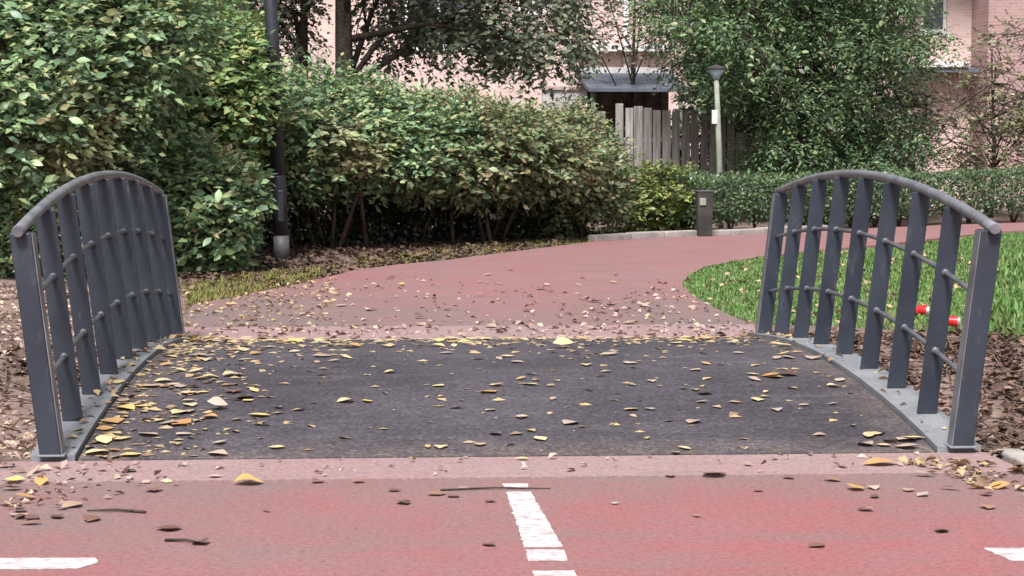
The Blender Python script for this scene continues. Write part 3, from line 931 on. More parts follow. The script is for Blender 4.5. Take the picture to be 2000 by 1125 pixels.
def wall_with_openings(x0, x1, y0, y1, z0, z1, ops):
    """a wall slab in front view, split round its openings (x0, x1, z0, z1)"""
    m = MB()
    xs = sorted({x0, x1, *[o[0] for o in ops], *[o[1] for o in ops]})
    zs = sorted({z0, z1, *[o[2] for o in ops], *[o[3] for o in ops]})
    for a, b in zip(xs[:-1], xs[1:]):
        for c, d in zip(zs[:-1], zs[1:]):
            if any(o[0] <= a and b <= o[1] and o[2] <= c and d <= o[3] for o in ops):
                continue
            m.box(a, b, y0, y1, c, d)
    return m

def house_mid():
    Y = 44.0
    a, b = AT(250, 100, Y)[0], AT(1420, 100, Y)[0]
    hs_ = thing('brick_house', 'pale pink brick house half hidden behind the drooping tree', 'house', ((a + b) / 2, Y + 4, -0.05))
    X = lambda px: AT(px, 100, Y)[0]
    Z = lambda py: AT(700, py, Y)[2]
    ops = [(X(372), X(500), Z(92), Z(-70)), (X(790), X(925), Z(92), Z(-70)), (X(1225), X(1255), -0.1, Z(-70)), (X(1010), X(1075), Z(20), Z(-110))]
    ops = ops[:2] + [ops[3]]
    wall_with_openings(a, b, Y, Y + 0.3, -0.1, 5.6, ops).build('front_wall', M['brick'], hs_)
    MB().box(a, a + 0.3, Y + 0.3, Y + 8, -0.1, 5.6).box(b - 0.3, b, Y + 0.3, Y + 8, -0.1, 5.6).box(a + 0.3, b - 0.3, Y + 7.7, Y + 8, -0.1, 5.6).build('side_wall', M['brick'], hs_)
    for o in ops:
        window(hs_, o[0] + 0.01, o[1] - 0.01, o[2] + 0.005, o[3] - 0.01, Y + 0.08)
    MB().hexa([(a - .3, Y - .5, 5.45), (b + .3, Y - .5, 5.45), (b + .3, Y + 4, 8.4), (a - .3, Y + 4, 8.4), (a - .3, Y - .5, 5.62), (b + .3, Y - .5, 5.62), (b + .3, Y + 4, 8.6), (a - .3, Y + 4, 8.6)]).build('roof', M['rooftile'], hs_)
    MB().hexa([(a - .3, Y + 4.01, 8.4), (b + .3, Y + 4.01, 8.4), (b + .3, Y + 8.5, 5.45), (a - .3, Y + 8.5, 5.45), (a - .3, Y + 4.01, 8.6), (b + .3, Y + 4.01, 8.6), (b + .3, Y + 8.5, 5.62), (a - .3, Y + 8.5, 5.62)]).build('roof', M['rooftile'], hs_)
    MB().tube([(X(1222), Y - 0.07, -0.05), (X(1222), Y - 0.07, 5.4)], 0.06, 8).build('downpipe', M['white'], hs_, True)
    MB().box(X(1130), X(1310), Y - 0.35, Y - 0.004, Z(100), Z(88)).build('ledge', M['white'], hs_)
house_mid()

def house_right():
    Y = 42.0
    X = lambda px: AT(px, 100, Y)[0]
    Z = lambda py: AT(1850, py, Y)[2]
    a, b = X(1480), X(1897)
    hr = thing('corner_house', 'pinkish brick house with a dark window at the right edge', 'house', (b, Y + 4, -0.05))
    op = (X(1797), X(1849), Z(64), Z(-140))
    wall_with_openings(a, b - 0.005, Y, Y + 0.3, -0.1, 6.0, [op]).build('front_wall', M['brick'], hr)
    MB().box(b, b + 9, Y - 1.2, Y + 8, -0.1, 6.0).build('side_wall', M['brick_shade'], hr)
    window(hr, op[0] + 0.005, op[1] - 0.005, op[2] + 0.005, op[3] - 0.01, Y + 0.08, 0)
    MB().box(X(1737), X(1873), Y - 0.75, Y - 0.004, Z(133), Z(123)).build('canopy', M['white'], hr)
    MB().box(X(1740), X(1894), Y - 0.7, Y - 0.004, Z(143), Z(134)).build('canopy_shadow_line', M['slate'], hr)  # dark strip set in as the shadow line below the canopy
    MB().box(a, b - 0.005, Y + 7.7, Y + 8, -0.1, 6.0).box(a, a + 0.3, Y + 0.3, Y + 7.7, -0.1, 6.0).build('rear_wall', M['brick'], hr)
    MB().hexa([(a - .3, Y - 1.6, 5.98), (b + 9.3, Y - 1.6, 5.98), (b + 9.3, Y + 4, 9), (a - .3, Y + 4, 9), (a - .3, Y - 1.6, 6.15), (b + 9.3, Y - 1.6, 6.15), (b + 9.3, Y + 4, 9.2), (a - .3, Y + 4, 9.2)]).build('roof', M['rooftile'], hr)
house_right()

def shed():
    Y0, Y1 = 36.0, 38.2
    x0, x1 = AT(1150, 178, Y0)[0], AT(1345, 178, Y0)[0]
    z0, z1 = AT(1200, 179, Y0)[2], AT(1200, 143, Y1)[2]
    sh = thing('garden_shed', 'open garden shed with a slate grey sloping roof behind the fence', 'shed', ((x0 + x1) / 2, Y1, -0.05))
    xs = AT(1122, 143, Y1)[0]
    MB().hexa([(x0, Y0, z0), (x1, Y0, z0), (x1, Y1, z1 - .07), (xs, Y1, z1 - .07), (x0, Y0, z0 + .06), (x1, Y0, z0 + .06), (x1, Y1, z1), (xs, Y1, z1)]).build('roof', M['slate'], sh)
    MB().box(xs, x1, Y1 + 0.004, Y1 + 0.15, z1 - 0.1, AT(1200, 131, Y1)[2]).build('ridge_cap', M['white'], sh)
    for x in (x0 + 0.10, x1 - 0.12):
        MB().box(x - 0.04, x + 0.04, Y0 + 0.15, Y0 + 0.23, -0.1, z0 + 0.005).build('post', M['palepost'], sh, bevel=0.006)
    n = 12
    for i in range(n):
        xa = x0 + 0.1 + (x1 - x0 - 0.2) * i / n
        MB().box(xa - 0.01, xa + (x1 - x0 - 0.2) / n + 0.01, Y1 - 0.12 - 0.03 * (i % 2), Y1 - 0.092 - 0.03 * (i % 2), -0.1, z1 - 0.12).build('plank', M['twig'], sh)
    wl = thing('garden_wall', 'low white rendered wall just left of the open shed', 'wall', AT(1105, 300, 38.0) * np.array([1, 1, 0]))
    xa, xb = AT(1060, 180, 38.0)[0], AT(1147, 180, 38.0)[0]
    zt = AT(1100, 176, 38.0)[2]
    MB().box(xa, xb, 38.0, 38.25, -0.1, zt).build('wall_body', M['white'], wl)
    MB().box(xa - .05, xb + .03, 37.95, 38.3, zt + 0.003, zt + .07).build('coping', M['brick'], wl)
shed()

def fence():
    Y = 32.6
    fe = thing('paling_fence', 'weathered grey wooden paling fence of uneven upright planks', 'fence', AT(1330, 300, Y) * np.array([1, 1, 0]))
    x = AT(1130, 250, Y)[0]
    xe = AT(1775, 250, Y)[0]
    i = 0
    while x < xe:
        w_ = random.uniform(0.115, 0.15)
        pxc = project((x, Y, 1.5))[0]
        zt = AT(1300, 212 if pxc < 1430 else 262, Y)[2] + random.uniform(-0.06, 0.09)
        blue = 1176 < pxc < 1192
        if blue:
            zt = AT(1300, 262, Y)[2]
        y = Y + random.uniform(-0.012, 0.012)
        tl = random.uniform(-0.012, 0.012)
        mb = MB().hexa([(x, y, -0.1), (x + w_, y, -0.1), (x + w_, y + 0.02, -0.1), (x, y + 0.02, -0.1),
                        (x + tl, y, zt), (x + w_ + tl, y, zt - random.uniform(0, .03)), (x + w_ + tl, y + 0.02, zt), (x + tl, y + 0.02, zt)])
        o = mb.build('plank', M['blue'] if blue else M['plank'], fe)
        if blue:
            o['label'] = 'pale blue painted plank'
        x += w_ + random.uniform(0.012, 0.035)
        i += 1
    for z in (0.45, 1.25):
        MB().box(AT(1130, 250, Y)[0], xe, Y + 0.04, Y + 0.08, z, z + 0.08).build('cross_rail', M['plank'], fe)
fence()

def pole():
    Y = 29.3
    b = AT(1408, 400, Y); tp = AT(1399, 150, Y)
    po = thing('garden_pole', 'pale thin wooden pole with a light blue top in front of the fence', 'pole', (b[0], Y, 0))
    MB().tube([(b[0], Y, -0.08), ((b[0] + tp[0]) / 2 + 0.01, Y, tp[2] / 2), (tp[0], Y, tp[2])], [0.050, 0.046, 0.038], 10).build('shaft', M['palepost'], po, True)
    c = MB().lathe((tp[0], Y, tp[2]), [(0.05, -0.04), (0.07, 0.02), (0.125, 0.09), (0.13, 0.11)], 12).build('cap', M['bluecap'], po, True)
    MB().lathe((tp[0], Y, tp[2] + 0.111), [(0.15, 0.0), (0.13, 0.03), (0.03, 0.07)], 12).build('lid', M['dark'], po, True)
    wb = AT(1396, 228, Y)
    MB().box(wb[0] - 0.045, wb[0] + 0.035, Y - 0.05, Y + 0.03, wb[2] - 0.11, wb[2] + 0.10).build('white_box', M['white'], po, bevel=0.008)
    q = AT(1462, 300, 32.3)
    sp = thing('short_post', 'short pale post standing by the hedge in front of the fence', 'post', (q[0], 32.3, 0))
    MB().box(q[0] - 0.055, q[0] + 0.055, 32.25, 32.35, -0.1, AT(1462, 288, 32.3)[2]).build('shaft', M['palepost'], sp, bevel=0.01)
    MB().box(q[0] - 0.045, q[0] + 0.045, 32.238, 32.249, AT(1462, 318, 32.3)[2], AT(1462, 303, 32.3)[2]).build('white_plate', M['white'], sp)
pole()

# ------------------------------------------------------------------ bollard at the bend
def bollard():
    b = G(1375, 461)
    bo = thing('bollard', 'dark wooden bollard with a pale plate at the corner of the hedge', 'bollard', b)
    s = np.linalg.norm(b[:2]) / FPX
    w0, w1, h = 13 * s, 16 * s, 86 * s
    MB().hexa([(b[0] - w0, b[1] - w0, -0.03), (b[0] + w0, b[1] - w0, -0.03), (b[0] + w0, b[1] + w0, -0.03), (b[0] - w0, b[1] + w0, -0.03),
               (b[0] - w1, b[1] - w1, h), (b[0] + w1, b[1] - w1, h), (b[0] + w1, b[1] + w1, h), (b[0] - w1, b[1] + w1, h)]).build('post', M['dark'], bo, bevel=0.012)
    MB().box(b[0] - w1 * 1.06, b[0] + w1 * 1.06, b[1] - w1 * 1.06, b[1] + w1 * 1.06, h + 0.001, h + 0.022).build('cap', M['lampgrey'], bo, bevel=0.006)
    MB().box(b[0] - w1 * 0.72, b[0] + w1 * 0.05, b[1] - w1 - 0.014, b[1] - w1 - 0.001, h - 0.18, h - 0.08).build('plate', M['palepost'], bo)
bollard()

# ------------------------------------------------------------------ lamp post
def lamp():
    b = G(551, 503)
    lp = thing('lamp_post', 'tall black lamp post with a worn grey foot among the shrubs', 'lamp post', b)
    s = np.linalg.norm(b[:2]) / FPX
    tx = -0.10
    def P(z):
        return (b[0] + tx * z / 2.8, b[1], z)
    MB().tube([P(0.95), P(2.5), P(5.2)], [13.5 * s, 13 * s, 10 * s], 16).build('pole', M['black'], lp, True)
    MB().tube([P(0.26), P(0.93), P(0.951)], [14.6 * s, 14.4 * s, 13.6 * s], 16).build('pole_base', M['black'], lp, True)
    MB().tube([P(-0.06), P(0.255)], [15.4 * s, 15.2 * s], 16).build('foot_sleeve', M['lampgrey'], lp, True)
    MB().box(b[0] - 0.04, b[0] + 0.03, b[1] - 14.5 * s - 0.008, b[1] - 12 * s, 0.42, 0.78).build('access_door', M['black'], lp, bevel=0.006)
    MB().tube([P(5.2), P(5.28)], [0.05, 0.09], 12).tube([P(5.28), P(5.52)], [0.16, 0.22], 14).build('lantern', M['white'], lp, True)
    MB().lathe(P(5.52), [(0.27, 0), (0.22, 0.08), (0.05, 0.16)], 14).build('lantern_hood', M['black'], lp, True)
lamp()

# ------------------------------------------------------------------ grass
def in_poly(x, y, P):
    ins = np.zeros(len(x), bool)
    n = len(P)
    for i in range(n):
        x1, y1 = P[i]; x2, y2 = P[(i + 1) % n]
        c = ((y1 > y) != (y2 > y)) & (x < (x2 - x1) * (y - y1) / (y2 - y1 + 1e-12) + x1)
        ins ^= c
    return ins

def scatter(poly, n):
    P = np.array(poly)
    lo, hi = P.min(0), P.max(0)
    out = []
    while sum(map(len, out)) < n:
        q_ = rng.uniform(lo, hi, (n * 2, 2))
        out.append(q_[in_poly(q_[:, 0], q_[:, 1], P)])
    return np.concatenate(out)[:n]

def grass(name, polypx, n, h0, h1, mat, wdt=0.006, clump=2.3, world=None):
    poly = world or [tuple(G(*p)[:2]) for p in polypx]
    p = scatter(poly, int(n * 1.4))
    dens = 0.5 + 0.5 * np.sin(p[:, 0] * clump + 1.3 * np.sin(p[:, 1] * 1.9)) * np.sin(p[:, 1] * clump * 0.8 + 0.7)
    p = p[rng.random(len(p)) < 0.45 + 0.55 * dens][:n]
    z = ground_z(p[:, 0], p[:, 1]) - 0.01
    h = rng.uniform(h0, h1, len(p)) * (0.7 + 0.5 * rng.random(len(p)))
    a = rng.uniform(0, 6.283, len(p))
    d = np.stack([np.cos(a), np.sin(a)], -1)
    ln = rng.uniform(0.1, 0.8, len(p))
    wv = np.stack([-d[:, 1], d[:, 0]], -1) * (wdt * rng.uniform(0.7, 1.4, len(p)))[:, None]
    B = np.column_stack([p, z])
    off = lambda v, dz: np.column_stack([v, dz])
    V = np.stack([B + off(wv, 0 * h), B - off(wv, 0 * h),
                  B + off(d * (h * ln * 0.35)[:, None] + wv * 0.8, h * 0.6), B + off(d * (h * ln * 0.35)[:, None] - wv * 0.8, h * 0.6),
                  B + off(d * (h * ln)[:, None], h * (1 - 0.25 * ln))], 1)
    m = len(p)
    T = np.array([[0, 1, 3], [0, 3, 2], [2, 3, 4]])[None]
    F = (np.arange(m)[:, None, None] * 5 + T).reshape(-1, 3)
    o = obj(name, V.reshape(-1, 3), F, mat, None, False, 'stuff')
    return o

g = grass('lawn_grass', [(1420, 613), (1346, 576), (1328, 553), (1341, 537), (1378, 520), (1490, 500), (1600, 491), (1720, 481), (1850, 466), (1950, 455), (2300, 444), (2300, 655), (1960, 655), (1840, 640), (1500, 628)], 105000, 0.025, 0.07, M['grass'])
tag(g, 'bright green grass inside the bend of the red path behind the right railing', 'grass')
g = grass('bank_weeds', [(1905, 660), (1890, 560), (1930, 500), (2150, 490), (2250, 660)], 7000, 0.07, 0.17, M['grass'], 0.012)
tag(g, 'taller green weeds on the ditch bank right of the right railing', 'weeds')
g = grass('verge_grass', [(366, 594), (352, 556), (480, 535), (600, 522), (660, 518), (610, 541), (540, 562), (450, 583)], 7000, 0.03, 0.08, M['drygrass'], 0.006)
tag(g, 'thin yellowish grass on the verge below the lamp post', 'grass')
g = grass('path_edge_grass', [(660, 520), (700, 500), (860, 484), (1020, 470), (1170, 459), (1180, 468), (1020, 486), (870, 504), (760, 515)], 2600, 0.03, 0.07, M['drygrass'], 0.007)
tag(g, 'dull olive verge growth along the foot of the shrubs', 'grass')

# ------------------------------------------------------------------ leaf litter that nobody could count
def litter(name, world, n, size, mat, label, lift=0.012, on=None):
    p = scatter(world, n)
    z = (ground_z(p[:, 0], p[:, 1]) if on is None else on(p)) + lift * rng.random(len(p))
    pos = np.column_stack([p, z])
    a = rng.uniform(0, 6.283, n)
    ax = np.stack([np.cos(a), np.sin(a), rng.normal(0.05, 0.35, n)], -1)
    nr = np.column_stack([rng.normal(0, 0.45, (n, 2)), np.ones(n)])
    ln = size * rng.uniform(0.5, 1.3, n)
    V, F = leaf_arrays(pos, ax, nr, ln, ln * 0.6, 0.3, 0.05)
    V[:, 2] = np.maximum(V[:, 2], np.repeat(z, 5) - 0.006)
    o = obj(name, V, F, mat, None, False, 'stuff')
    return tag(o, label, 'leaf litter')

litter('ditch_litter', [(2.70, 8.0), (3.4, 7.55), (7, 7.0), (7, 14.2), (2.75, 13.9), (1.6, 13.5), (1.6, 9.2), (2.66, 8.75)], 15000, 0.075, M['litter'], 'brown dead leaves filling the ditch right of the right railing', 0.05)
litter('bank_litter', [(-1.70, 8.75), (-1.75, 13.6), (-1.9, 18.5), (-6, 18.5), (-6, 7.2), (-2.5, 7.35), (-1.86, 7.8)], 9000, 0.055, M['palelitter'], 'pale dry leaves covering the bank left of the left railing', 0.03)
litter('ditch_hollow_litter', [(-1.72, 12.3), (-1.72, 13.5), (-6, 13.4), (-6, 12.4)], 900, 0.08, M['darklitter'], 'dark leaves in the hollow left of the left railing', 0.06)  # the darkest litter colours, in the hollow only
litter('shrub_litter', [tuple(G(*p)[:2]) for p in ((352, 560), (340, 470), (700, 440), (1150, 445), (1180, 466), (1020, 486), (870, 505), (690, 525), (560, 562))], 9000, 0.085, M['darklitter'], 'leaves darkened to paint the shade below the row of shrubs', 0.02)  # shade under the shrubs put into the leaf colour
litter('verge_litter', [tuple(G(*p)[:2]) for p in ((362, 650), (360, 600), (470, 577), (590, 552), (660, 540), (640, 620), (600, 650))], 300, 0.06, M['scraps'], 'dry leaves and dust at the left edge of the far path', 0.01, on=lambda p: 0.004 + 0 * p[:, 0])
litter('path_edge_litter', [tuple(G(*p)[:2]) for p in ((1470, 632), (1400, 612), (1345, 580), (1290, 545), (1200, 580), (1050, 650), (1300, 652))], 170, 0.06, M['palelitter'], 'dry leaves along the grass edge of the far path', 0.01, on=lambda p: 0.004 + 0 * p[:, 0])
litter('corner_litter', [tuple(G(*p)[:2]) for p in ((1760, 905), (1900, 900), (1995, 955), (2000, 985), (1900, 950))], 90, 0.055, M['scraps'], 'small dry leaves swept against the pale kerb', 0.012, on=lambda p: 0.006 + 0 * p[:, 0])

def deck_bits():
    pts = []
    while len(pts) < 1300:
        x, y = random.uniform(DIN_L + .03, DIN_R - .03), random.uniform(D0 + .03, D0 + LEN - .05)
        far = max(0, (y - D0 - 2.2) / 2.7); lf = max(0, 1 - (x - DIN_L) / 1.2)
        if random.random() < 0.06 + 0.45 * far * far + 0.8 * lf * lf:
            pts.append((x, y))
    p = np.array(pts); n = len(p)
    z = np.array([deck_z(b) for _, b in pts]) + 0.010
    a = rng.uniform(0, 6.283, n)
    ax = np.stack([np.cos(a), np.sin(a), rng.normal(0.0, 0.06, n)], -1)
    nr = np.column_stack([rng.normal(0, 0.15, (n, 2)), np.ones(n)])
    ln = rng.uniform(0.03, 0.09, n)
    V, F = leaf_arrays(np.column_stack([p, z]), ax, nr, ln, ln * 0.55, 0.12, 0.0)
    V[:, 2] = np.maximum(V[:, 2], np.repeat(z, 5))
    tag(obj('deck_leaf_bits', V, F, M['scraps'], None, False, 'stuff'), 'torn scraps of dry leaf scattered over the dark deck', 'leaf litter')
deck_bits()
for x0_, x1_, n_, side_ in ((XL - 0.03, DIN_L, 90, 'left'), (DIN_R, XR + 0.03, 45, 'right')):
    litter('beam_litter', [(x0_, D0 + 0.1), (x1_, D0 + 0.1), (x1_, D0 + LEN - 0.1), (x0_, D0 + LEN - 0.1)], n_, 0.06, M['scraps'], 'leaf scraps caught on the %s edge beam between the slats' % side_, 0.004,
           on=lambda p: 0.0325 + RISE * 4 * ((p[:, 1] - D0) / LEN) * (1 - (p[:, 1] - D0) / LEN))
litter('lawn_litter', [tuple(G(*p)[:2]) for p in ((1425, 612), (1355, 575), (1345, 545), (1490, 505), (1700, 485), (1960, 500), (2000, 640), (1500, 628))], 420, 0.07, M['scraps'], 'dead leaves lying in the lawn inside the path bend', 0.05)
flat0 = lambda p: 0.003 + 0 * p[:, 0]
litter('far_path_litter', [(-1.4, 13.7), (2.4, 13.7), (2.2, 17), (0, 20), (-1.2, 17)], 260, 0.06, M['palelitter'], 'dry leaf scraps scattered over the far red path', 0.003, on=flat0)
litter('near_left_litter', [(-1.8, 8.6), (-1.75, 7.5), (-1.35, 7.6), (-0.9, 8.1), (-1.2, 8.6)], 90, 0.05, M['palelitter'], 'leaf scraps and soil at the left edge of the near asphalt', 0.006, on=lambda p: 0.008 + 0 * p[:, 0])
litter('near_strip_litter', [(-1.7, 8.25), (2.65, 8.25), (2.6, 8.7), (-1.7, 8.7)], 70, 0.045, M['palelitter'], 'small leaf scraps on the pale strip before the bridge', 0.004, on=lambda p: 0.008 + 0 * p[:, 0])
litter('far_strip_litter', [(-1.6, 13.66), (2.5, 13.66), (2.6, 14.5), (-1.7, 14.5)], 260, 0.06, M['palelitter'], 'leaf scraps on the pale strip beyond the bridge', 0.004, on=lambda p: 0.008 + 0 * p[:, 0])

def ditch_twigs():
    m = MB()
    for i in range(420):
        right = i < 330
        x = random.uniform(2.7, 4.6) if right else random.uniform(-4.0, -1.75)
        y = random.uniform(9.0, 13.6) if right else random.uniform(10.8, 13.2)
        z = float(ground_z(x, y)) + 0.015
        a = random.uniform(0, 6.28); L = random.uniform(0.12, 0.5)
        e = (x + math.cos(a) * L, y + math.sin(a) * L)
        ez = float(ground_z(*e)) + random.uniform(0.01, 0.16)
        m.tube([(x, y, z), ((x + e[0]) / 2, (y + e[1]) / 2, (z + ez) / 2 + 0.03), (*e, ez)], [0.007, 0.006, 0.003], 4, False)
    o = m.build('ditch_twigs', M['twig'], None, True)
    o['kind'] = 'stuff'
    tag(o, 'dead twigs lying among the leaves of the ditch', 'twigs')
ditch_twigs()

# ------------------------------------------------------------------ two crushed red cans on the ditch bank
def can(px, py, Y, ang, label):
    p = AT(px, py, Y)
    gz = float(ground_z(p[0], Y)) + 0.01
    r, L = 0.042, 0.15
    c = thing('drink_can', label, 'can', (p[0], Y, gz), 'crushed red cans in the ditch')
    d = Vector((math.cos(ang), math.sin(ang), 0))
    o = Vector((p[0], Y, gz + r + 0.015))
    dd = Vector((0, 0, -0.10))
    pts = [o - d * L / 2 , o - d * L * 0.1 + Vector((0, 0, -.006)), o + d * L * 0.12 + Vector((0, 0, .006)), o + d * L / 2]
    MB().tube(pts, [r, r * 0.86, r * 0.9, r], 14, False).build('body', M['red'], c, True)
    MB().tube([o + d * L / 2, o + d * (L / 2 + .022)], [r, r * 0.78], 14).build('end', M['alu'], c)
    MB().tube([o - d * L / 2, o - d * (L / 2 + .008)], [r, r * 0.82], 14).build('end', M['alu'], c)
def bank_hit(px, py):
    d = ray(px, py)
    for k in range(1, 4000):
        t_ = 8 + k * 0.004
        if H + d[2] * t_ <= ground_z(d[0] * t_, d[1] * t_):
            return d[1] * t_
    return 14.0
can(1793, 612, bank_hit(1793, 622), -0.5, 'crushed red drink can half hidden by a slat, the upper one of two')
can(1850, 632, bank_hit(1850, 645), -0.25, 'crushed red drink can with a pale end beside the near post of the right railing')

# ------------------------------------------------------------------ fallen leaves, one by one
def fallen_mesh(mat, seed, asp, curl, wob):
    me = big_leaf_mesh('fallen_leaf', mat, asp, 0.07, curl, wob, seed)
    V = np.zeros(len(me.vertices) * 3, dtype=np.float32)
    me.vertices.foreach_get('co', V)
    V = V.reshape(-1, 3)
    V[:, 0] -= 0.5
    V[:, 2] -= V[:, 2].min()
    me.vertices.foreach_set('co', V.ravel())
    me.update()
    return me
LM = {}
for key in ('leaf_yellow', 'leaf_tan', 'leaf_brown', 'leaf_orange'):
    LM[key] = [fallen_mesh(M[key], s, a, c, w_) for s, a, c, w_ in ((1, 0.85, -0.03, 0.015), (2, 0.72, -0.05, 0.02), (3, 0.95, 0.03, 0.02), (4, 0.8, -0.11, 0.02), (5, 0.8, 0.02, 0.03), (6, 0.95, 0.0, 0.05), (7, 0.5, 0.03, 0.04))]

def surf(x, y):
    if D0 <= y <= D0 + LEN:
        if DIN_L < x < DIN_R:
            return deck_z(y) + 0.009
        return deck_z(y) + 0.031
    if YS < y < D0 or YF < y < YF + 0.95:
        return 0.007
    return 0.001

WORD = {'leaf_yellow': 'pale yellow', 'leaf_tan': 'pale tan', 'leaf_brown': 'dark brown', 'leaf_orange': 'golden orange'}
def zone(x, y, x0, x1, y0, y1):
    a = ('left side', 'middle', 'right side')[min(2, max(0, int(3 * (x - x0) / (x1 - x0))))]
    return ('near ' if y < (y0 + y1) / 2 else 'far ') + a

def fallen(x, y, size, key, label, group, tilt=0.06, rz=None, flat=1.0):
    if group is not None:
        if label == 'DECK':
            z_ = zone(x, y, DIN_L, DIN_R, D0, D0 + LEN)
            label = '%s fallen leaf lying flat on the %s of the dark deck' % (WORD[key], z_)
            group = '%s leaves on the %s of the deck' % (WORD[key], z_)
        elif label == 'NEAR':
            z_ = zone(x, y, -1.7, 2.7, 6.4, 8.2)
            label = '%s dead leaf on the %s of the near red asphalt' % (WORD[key], z_)
            group = '%s leaves on the %s of the near asphalt' % (WORD[key], z_)
        elif label == 'FAR':
            z_ = zone(x, y, -1.5, 2.7, 14, 19)
            label = '%s dead leaf on the %s of the red path beyond the bridge' % (WORD[key], z_)
            group = '%s leaves on the %s of the far path' % (WORD[key], z_)
    me = random.choice(LM[key])
    o = bpy.data.objects.new('fallen_leaf', me)
    o.location = (x, y, surf(x, y) + 0.003 + size * abs(tilt) * 0.3)
    o.rotation_euler = (random.gauss(0, tilt * .7), random.gauss(0, tilt * .7), random.uniform(0, 6.28) if rz is None else rz)
    o.scale = (size, size * random.uniform(0.8, 1.1), size * flat)
    COL.objects.link(o)
    tag(o, label, 'leaf', group)
    return o

GD = 'fallen leaves on the dark deck'
LD = 'DECK'
listed = [(990, 697, 'leaf_yellow', .10), (975, 702, 'leaf_tan', .09), (675, 787, 'leaf_yellow', .11), (1470, 732, 'leaf_yellow', .10), (1378, 712, 'leaf_orange', .09), (1408, 713, 'leaf_yellow', .07),
          (1640, 745, 'leaf_tan', .09), (1628, 757, 'leaf_yellow', .09), (1185, 727, 'leaf_yellow', .085), (1715, 853, 'leaf_yellow', .08), (1690, 872, 'leaf_tan', .10), (1725, 873, 'leaf_yellow', .08),
          (1355, 830, 'leaf_tan', .10), (1270, 803, 'leaf_tan', .08), (1018, 741, 'leaf_orange', .10), (1035, 752, 'leaf_yellow', .11), (968, 754, 'leaf_yellow', .085), (1075, 754, 'leaf_tan', .07),
          (762, 728, 'leaf_yellow', .085), (856, 755, 'leaf_yellow', .085), (970, 754, 'leaf_tan', .09), (543, 800, 'leaf_yellow', .09), (372, 795, 'leaf_yellow', .12), (355, 832, 'leaf_orange', .17),
          (220, 828, 'leaf_orange', .15), (245, 802, 'leaf_yellow', .15), (205, 843, 'leaf_orange', .10), (232, 762, 'leaf_yellow', .12), (540, 878, 'leaf_yellow', .09), (425, 890, 'leaf_tan', .12),
          (1018, 819, 'leaf_tan', .10), (1115, 832, 'leaf_tan', .12), (968, 853, 'leaf_tan', .09), (1337, 880, 'leaf_yellow', .08), (1020, 898, 'leaf_yellow', .08), (1320, 887, 'leaf_tan', .07),
          (1230, 710, 'leaf_tan', .12), (1190, 693, 'leaf_tan', .14), (1540, 700, 'leaf_tan', .10), (380, 770, 'leaf_yellow', .10), (395, 768, 'leaf_yellow', .08), (340, 752, 'leaf_tan', .1),
          (480, 778, 'leaf_tan', .13), (1625, 793, 'leaf_tan', .07), (1436, 789, 'leaf_tan', .08), (1495, 768, 'leaf_yellow', .07), (1370, 789, 'leaf_tan', .08), (1080, 782, 'leaf_tan', .07),
          (860, 877, 'leaf_yellow', .09), (1055, 862, 'leaf_yellow', .11), (255, 892, 'leaf_yellow', .12), (190, 888, 'leaf_yellow', .14), (1010, 708, 'leaf_tan', .1), (1570, 795, 'leaf_tan', .07), (1600, 855, 'leaf_tan', .08)]
for px, py, key, sz in listed:
    p = G(px, py, 0.0)
    for _ in range(4):
        p = G(px, py, surf(p[0], p[1]))
    fallen(p[0], p[1], sz * .9, key, LD, GD, 0.05)
o = fallen(*G(1100, 700, 0.075)[:2], 0.14, 'leaf_yellow', 'largest bright yellow leaf, tilted up near the far edge of the deck', None, 0.0, 1.2)
o.rotation_euler = (0.45, 0.0, 0.2); o.location.z += 0.03
o = fallen(*G(1785, 862, 0.02)[:2], 0.115, 'leaf_yellow', 'broad pale leaf on the deck by the right edge beam', None, 0.05)
o = fallen(*G(425, 810, 0.07)[:2], 0.11, 'leaf_tan', 'crumpled whitish leaf standing up on the left of the deck', None, 0.0)
o.rotation_euler = (0.6, 0.2, 0.3); o.location.z += 0.03
o = fallen(*G(486, 946)[:2], 0.13, 'leaf_orange', 'curled golden leaf alone on the pale strip left of the centre line', None, 0.05, 0.2, 1.6)
fallen(*G(1720, 911)[:2], 0.17, 'leaf_orange', 'long bright golden leaf on the strip near the right post', None, 0.05, 0.1)
fallen(*G(1395, 931)[:2], 0.12, 'leaf_brown', 'dark curled brown leaf on the red asphalt right of the centre line', None, 0.2, 0.3, 1.3)

def rand_deck():
    while True:
        x, y = random.uniform(DIN_L + .05, DIN_R - .05), random.uniform(D0 + 0.05, D0 + LEN - 0.08)
        far = max(0, (y - D0 - 2.2) / 2.7)
        lf = max(0, 1 - (x - DIN_L) / 1.3)
        rt2 = max(0, 1 - (DIN_R - x) / 0.7)
        if random.random() < 0.10 + 0.32 * far * far + 0.85 * lf * lf + 0.25 * rt2:
            return x, y
for i in range(150):
    x, y = rand_deck()
    fallen(x, y, random.uniform(0.065, 0.13), random.choices(['leaf_yellow', 'leaf_tan', 'leaf_brown', 'leaf_orange'], [9, 5, 1, 4])[0], LD, GD)
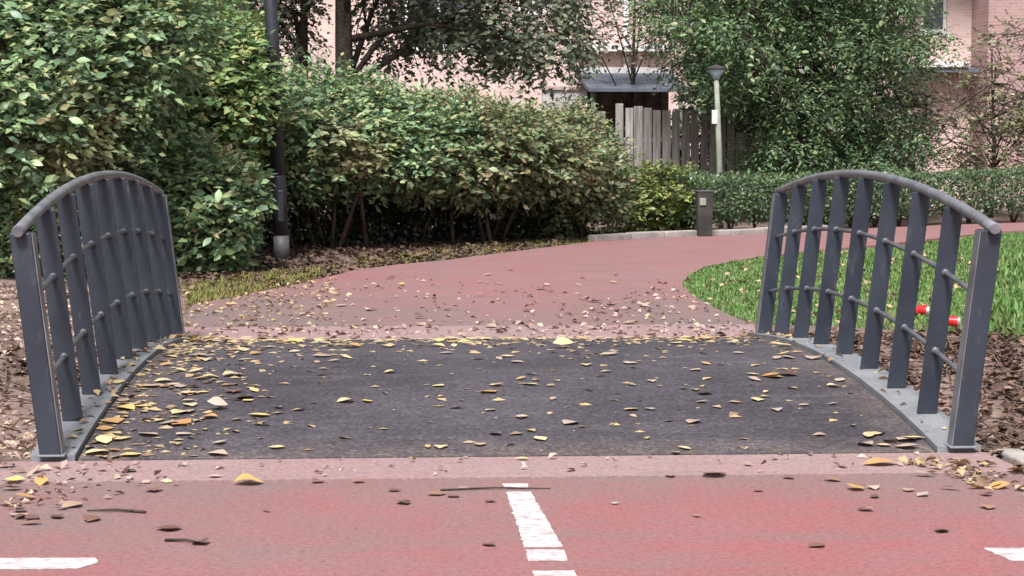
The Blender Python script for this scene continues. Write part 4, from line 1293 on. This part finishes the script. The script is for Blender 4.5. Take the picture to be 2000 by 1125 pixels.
# heap in the far left corner and along both edge beams
for i in range(20):
    x = DIN_L + abs(random.gauss(0, 0.22)) - 0.08
    y = D0 + LEN - abs(random.gauss(0.1, 0.3))
    fallen(x, min(y, D0 + LEN - .03), random.uniform(0.08, 0.13), random.choice(['leaf_yellow', 'leaf_orange', 'leaf_tan']), 'yellow leaf in the drift at the far left corner of the deck', 'drift of yellow leaves at the far end', 0.3)
GN = 'dead leaves on the near red asphalt'
LN = 'NEAR'
for px, py, sz in ((770, 960, .07), (853, 967, .10), (885, 971, .075), (955, 981, .05), (962, 981, .05), (955, 1066, .08), (788, 984, .1), (330, 1035, .12), (390, 1063, .1), (140, 990, .12), (300, 960, .1), (250, 925, .12),
                   (420, 935, .08), (620, 943, .08), (1690, 998, .09), (1705, 955, .09), (1708, 972, .09), (1840, 1039, .1), (1595, 1068, .09), (1310, 932, .07), (1115, 923, .09), (1625, 940, .1), (1540, 935, .08), (180, 1017, .12),
                   (60, 1025, .1), (1930, 993, .1), (1775, 960, .07), (700, 943, .07), (905, 955, .06), (40, 1010, .13), (110, 1012, .1), (1200, 985, .05), (1480, 960, .06), (1360, 1010, .05), (520, 1000, .06)):
    p = G(px, py)
    fallen(p[0], p[1], sz * .85, 'leaf_brown' if random.random() < .85 else 'leaf_tan', LN, GN, 0.1)
for i in range(10):
    px, py = abs(random.gauss(0, 130)), random.uniform(912, 1015)
    p = G(px, py)
    fallen(p[0], p[1], random.uniform(.05, .10), random.choice(['leaf_brown', 'leaf_tan', 'leaf_orange', 'leaf_yellow', 'leaf_brown']), 'dead leaf in the drift at the left edge of the near asphalt', 'drift of leaves at the left edge', 0.3)
for i in range(10):
    px, py = 1990 - abs(random.gauss(0, 120)), random.uniform(908, 975)
    p = G(px, py)
    fallen(min(p[0], RR - .04), p[1], random.uniform(.06, .11), random.choice(['leaf_brown', 'leaf_tan', 'leaf_orange', 'leaf_tan']), 'tan dead leaf in the drift below the right post', 'drift of leaves below the right post', 0.3)
GF = 'dead leaves on the far red path'
for i in range(50):
    px = random.uniform(480, 1400); py = 520 + 140 * random.random() ** 0.8
    if not (py > 560 + 0.0 * px or 700 < px < 1300):
        continue
    if py < 600 and px < 620:
        continue
    p = G(px, py)
    fallen(p[0], p[1], random.uniform(.06, .12), random.choices(['leaf_tan', 'leaf_brown', 'leaf_orange', 'leaf_yellow'], [8, 3, 2, 1])[0], 'FAR', GF, 0.2)

# twigs on the asphalt
def twig(a, b, label, r=0.006):
    A, B = G(*a), G(*b)
    m = (A + B) / 2 + np.array([0, 0.015, 0.006])
    A[2] = B[2] = r; m[2] = r + 0.004
    o = MB().tube([A, m, B], [r, r * 0.9, r * 0.5], 6).build('twig', M['bark'], None, True)
    tag(o, label, 'twig', 'twigs on the near asphalt')
twig((860, 959), (1075, 956), 'straight twig lying across the top of the white centre line', 0.0045)
twig((322, 1058), (400, 1064), 'short bent twig on the red asphalt right of the left white dash', 0.006)
twig((285, 1003), (170, 1000), 'thin twig among the leaves above the left white dash', 0.006)
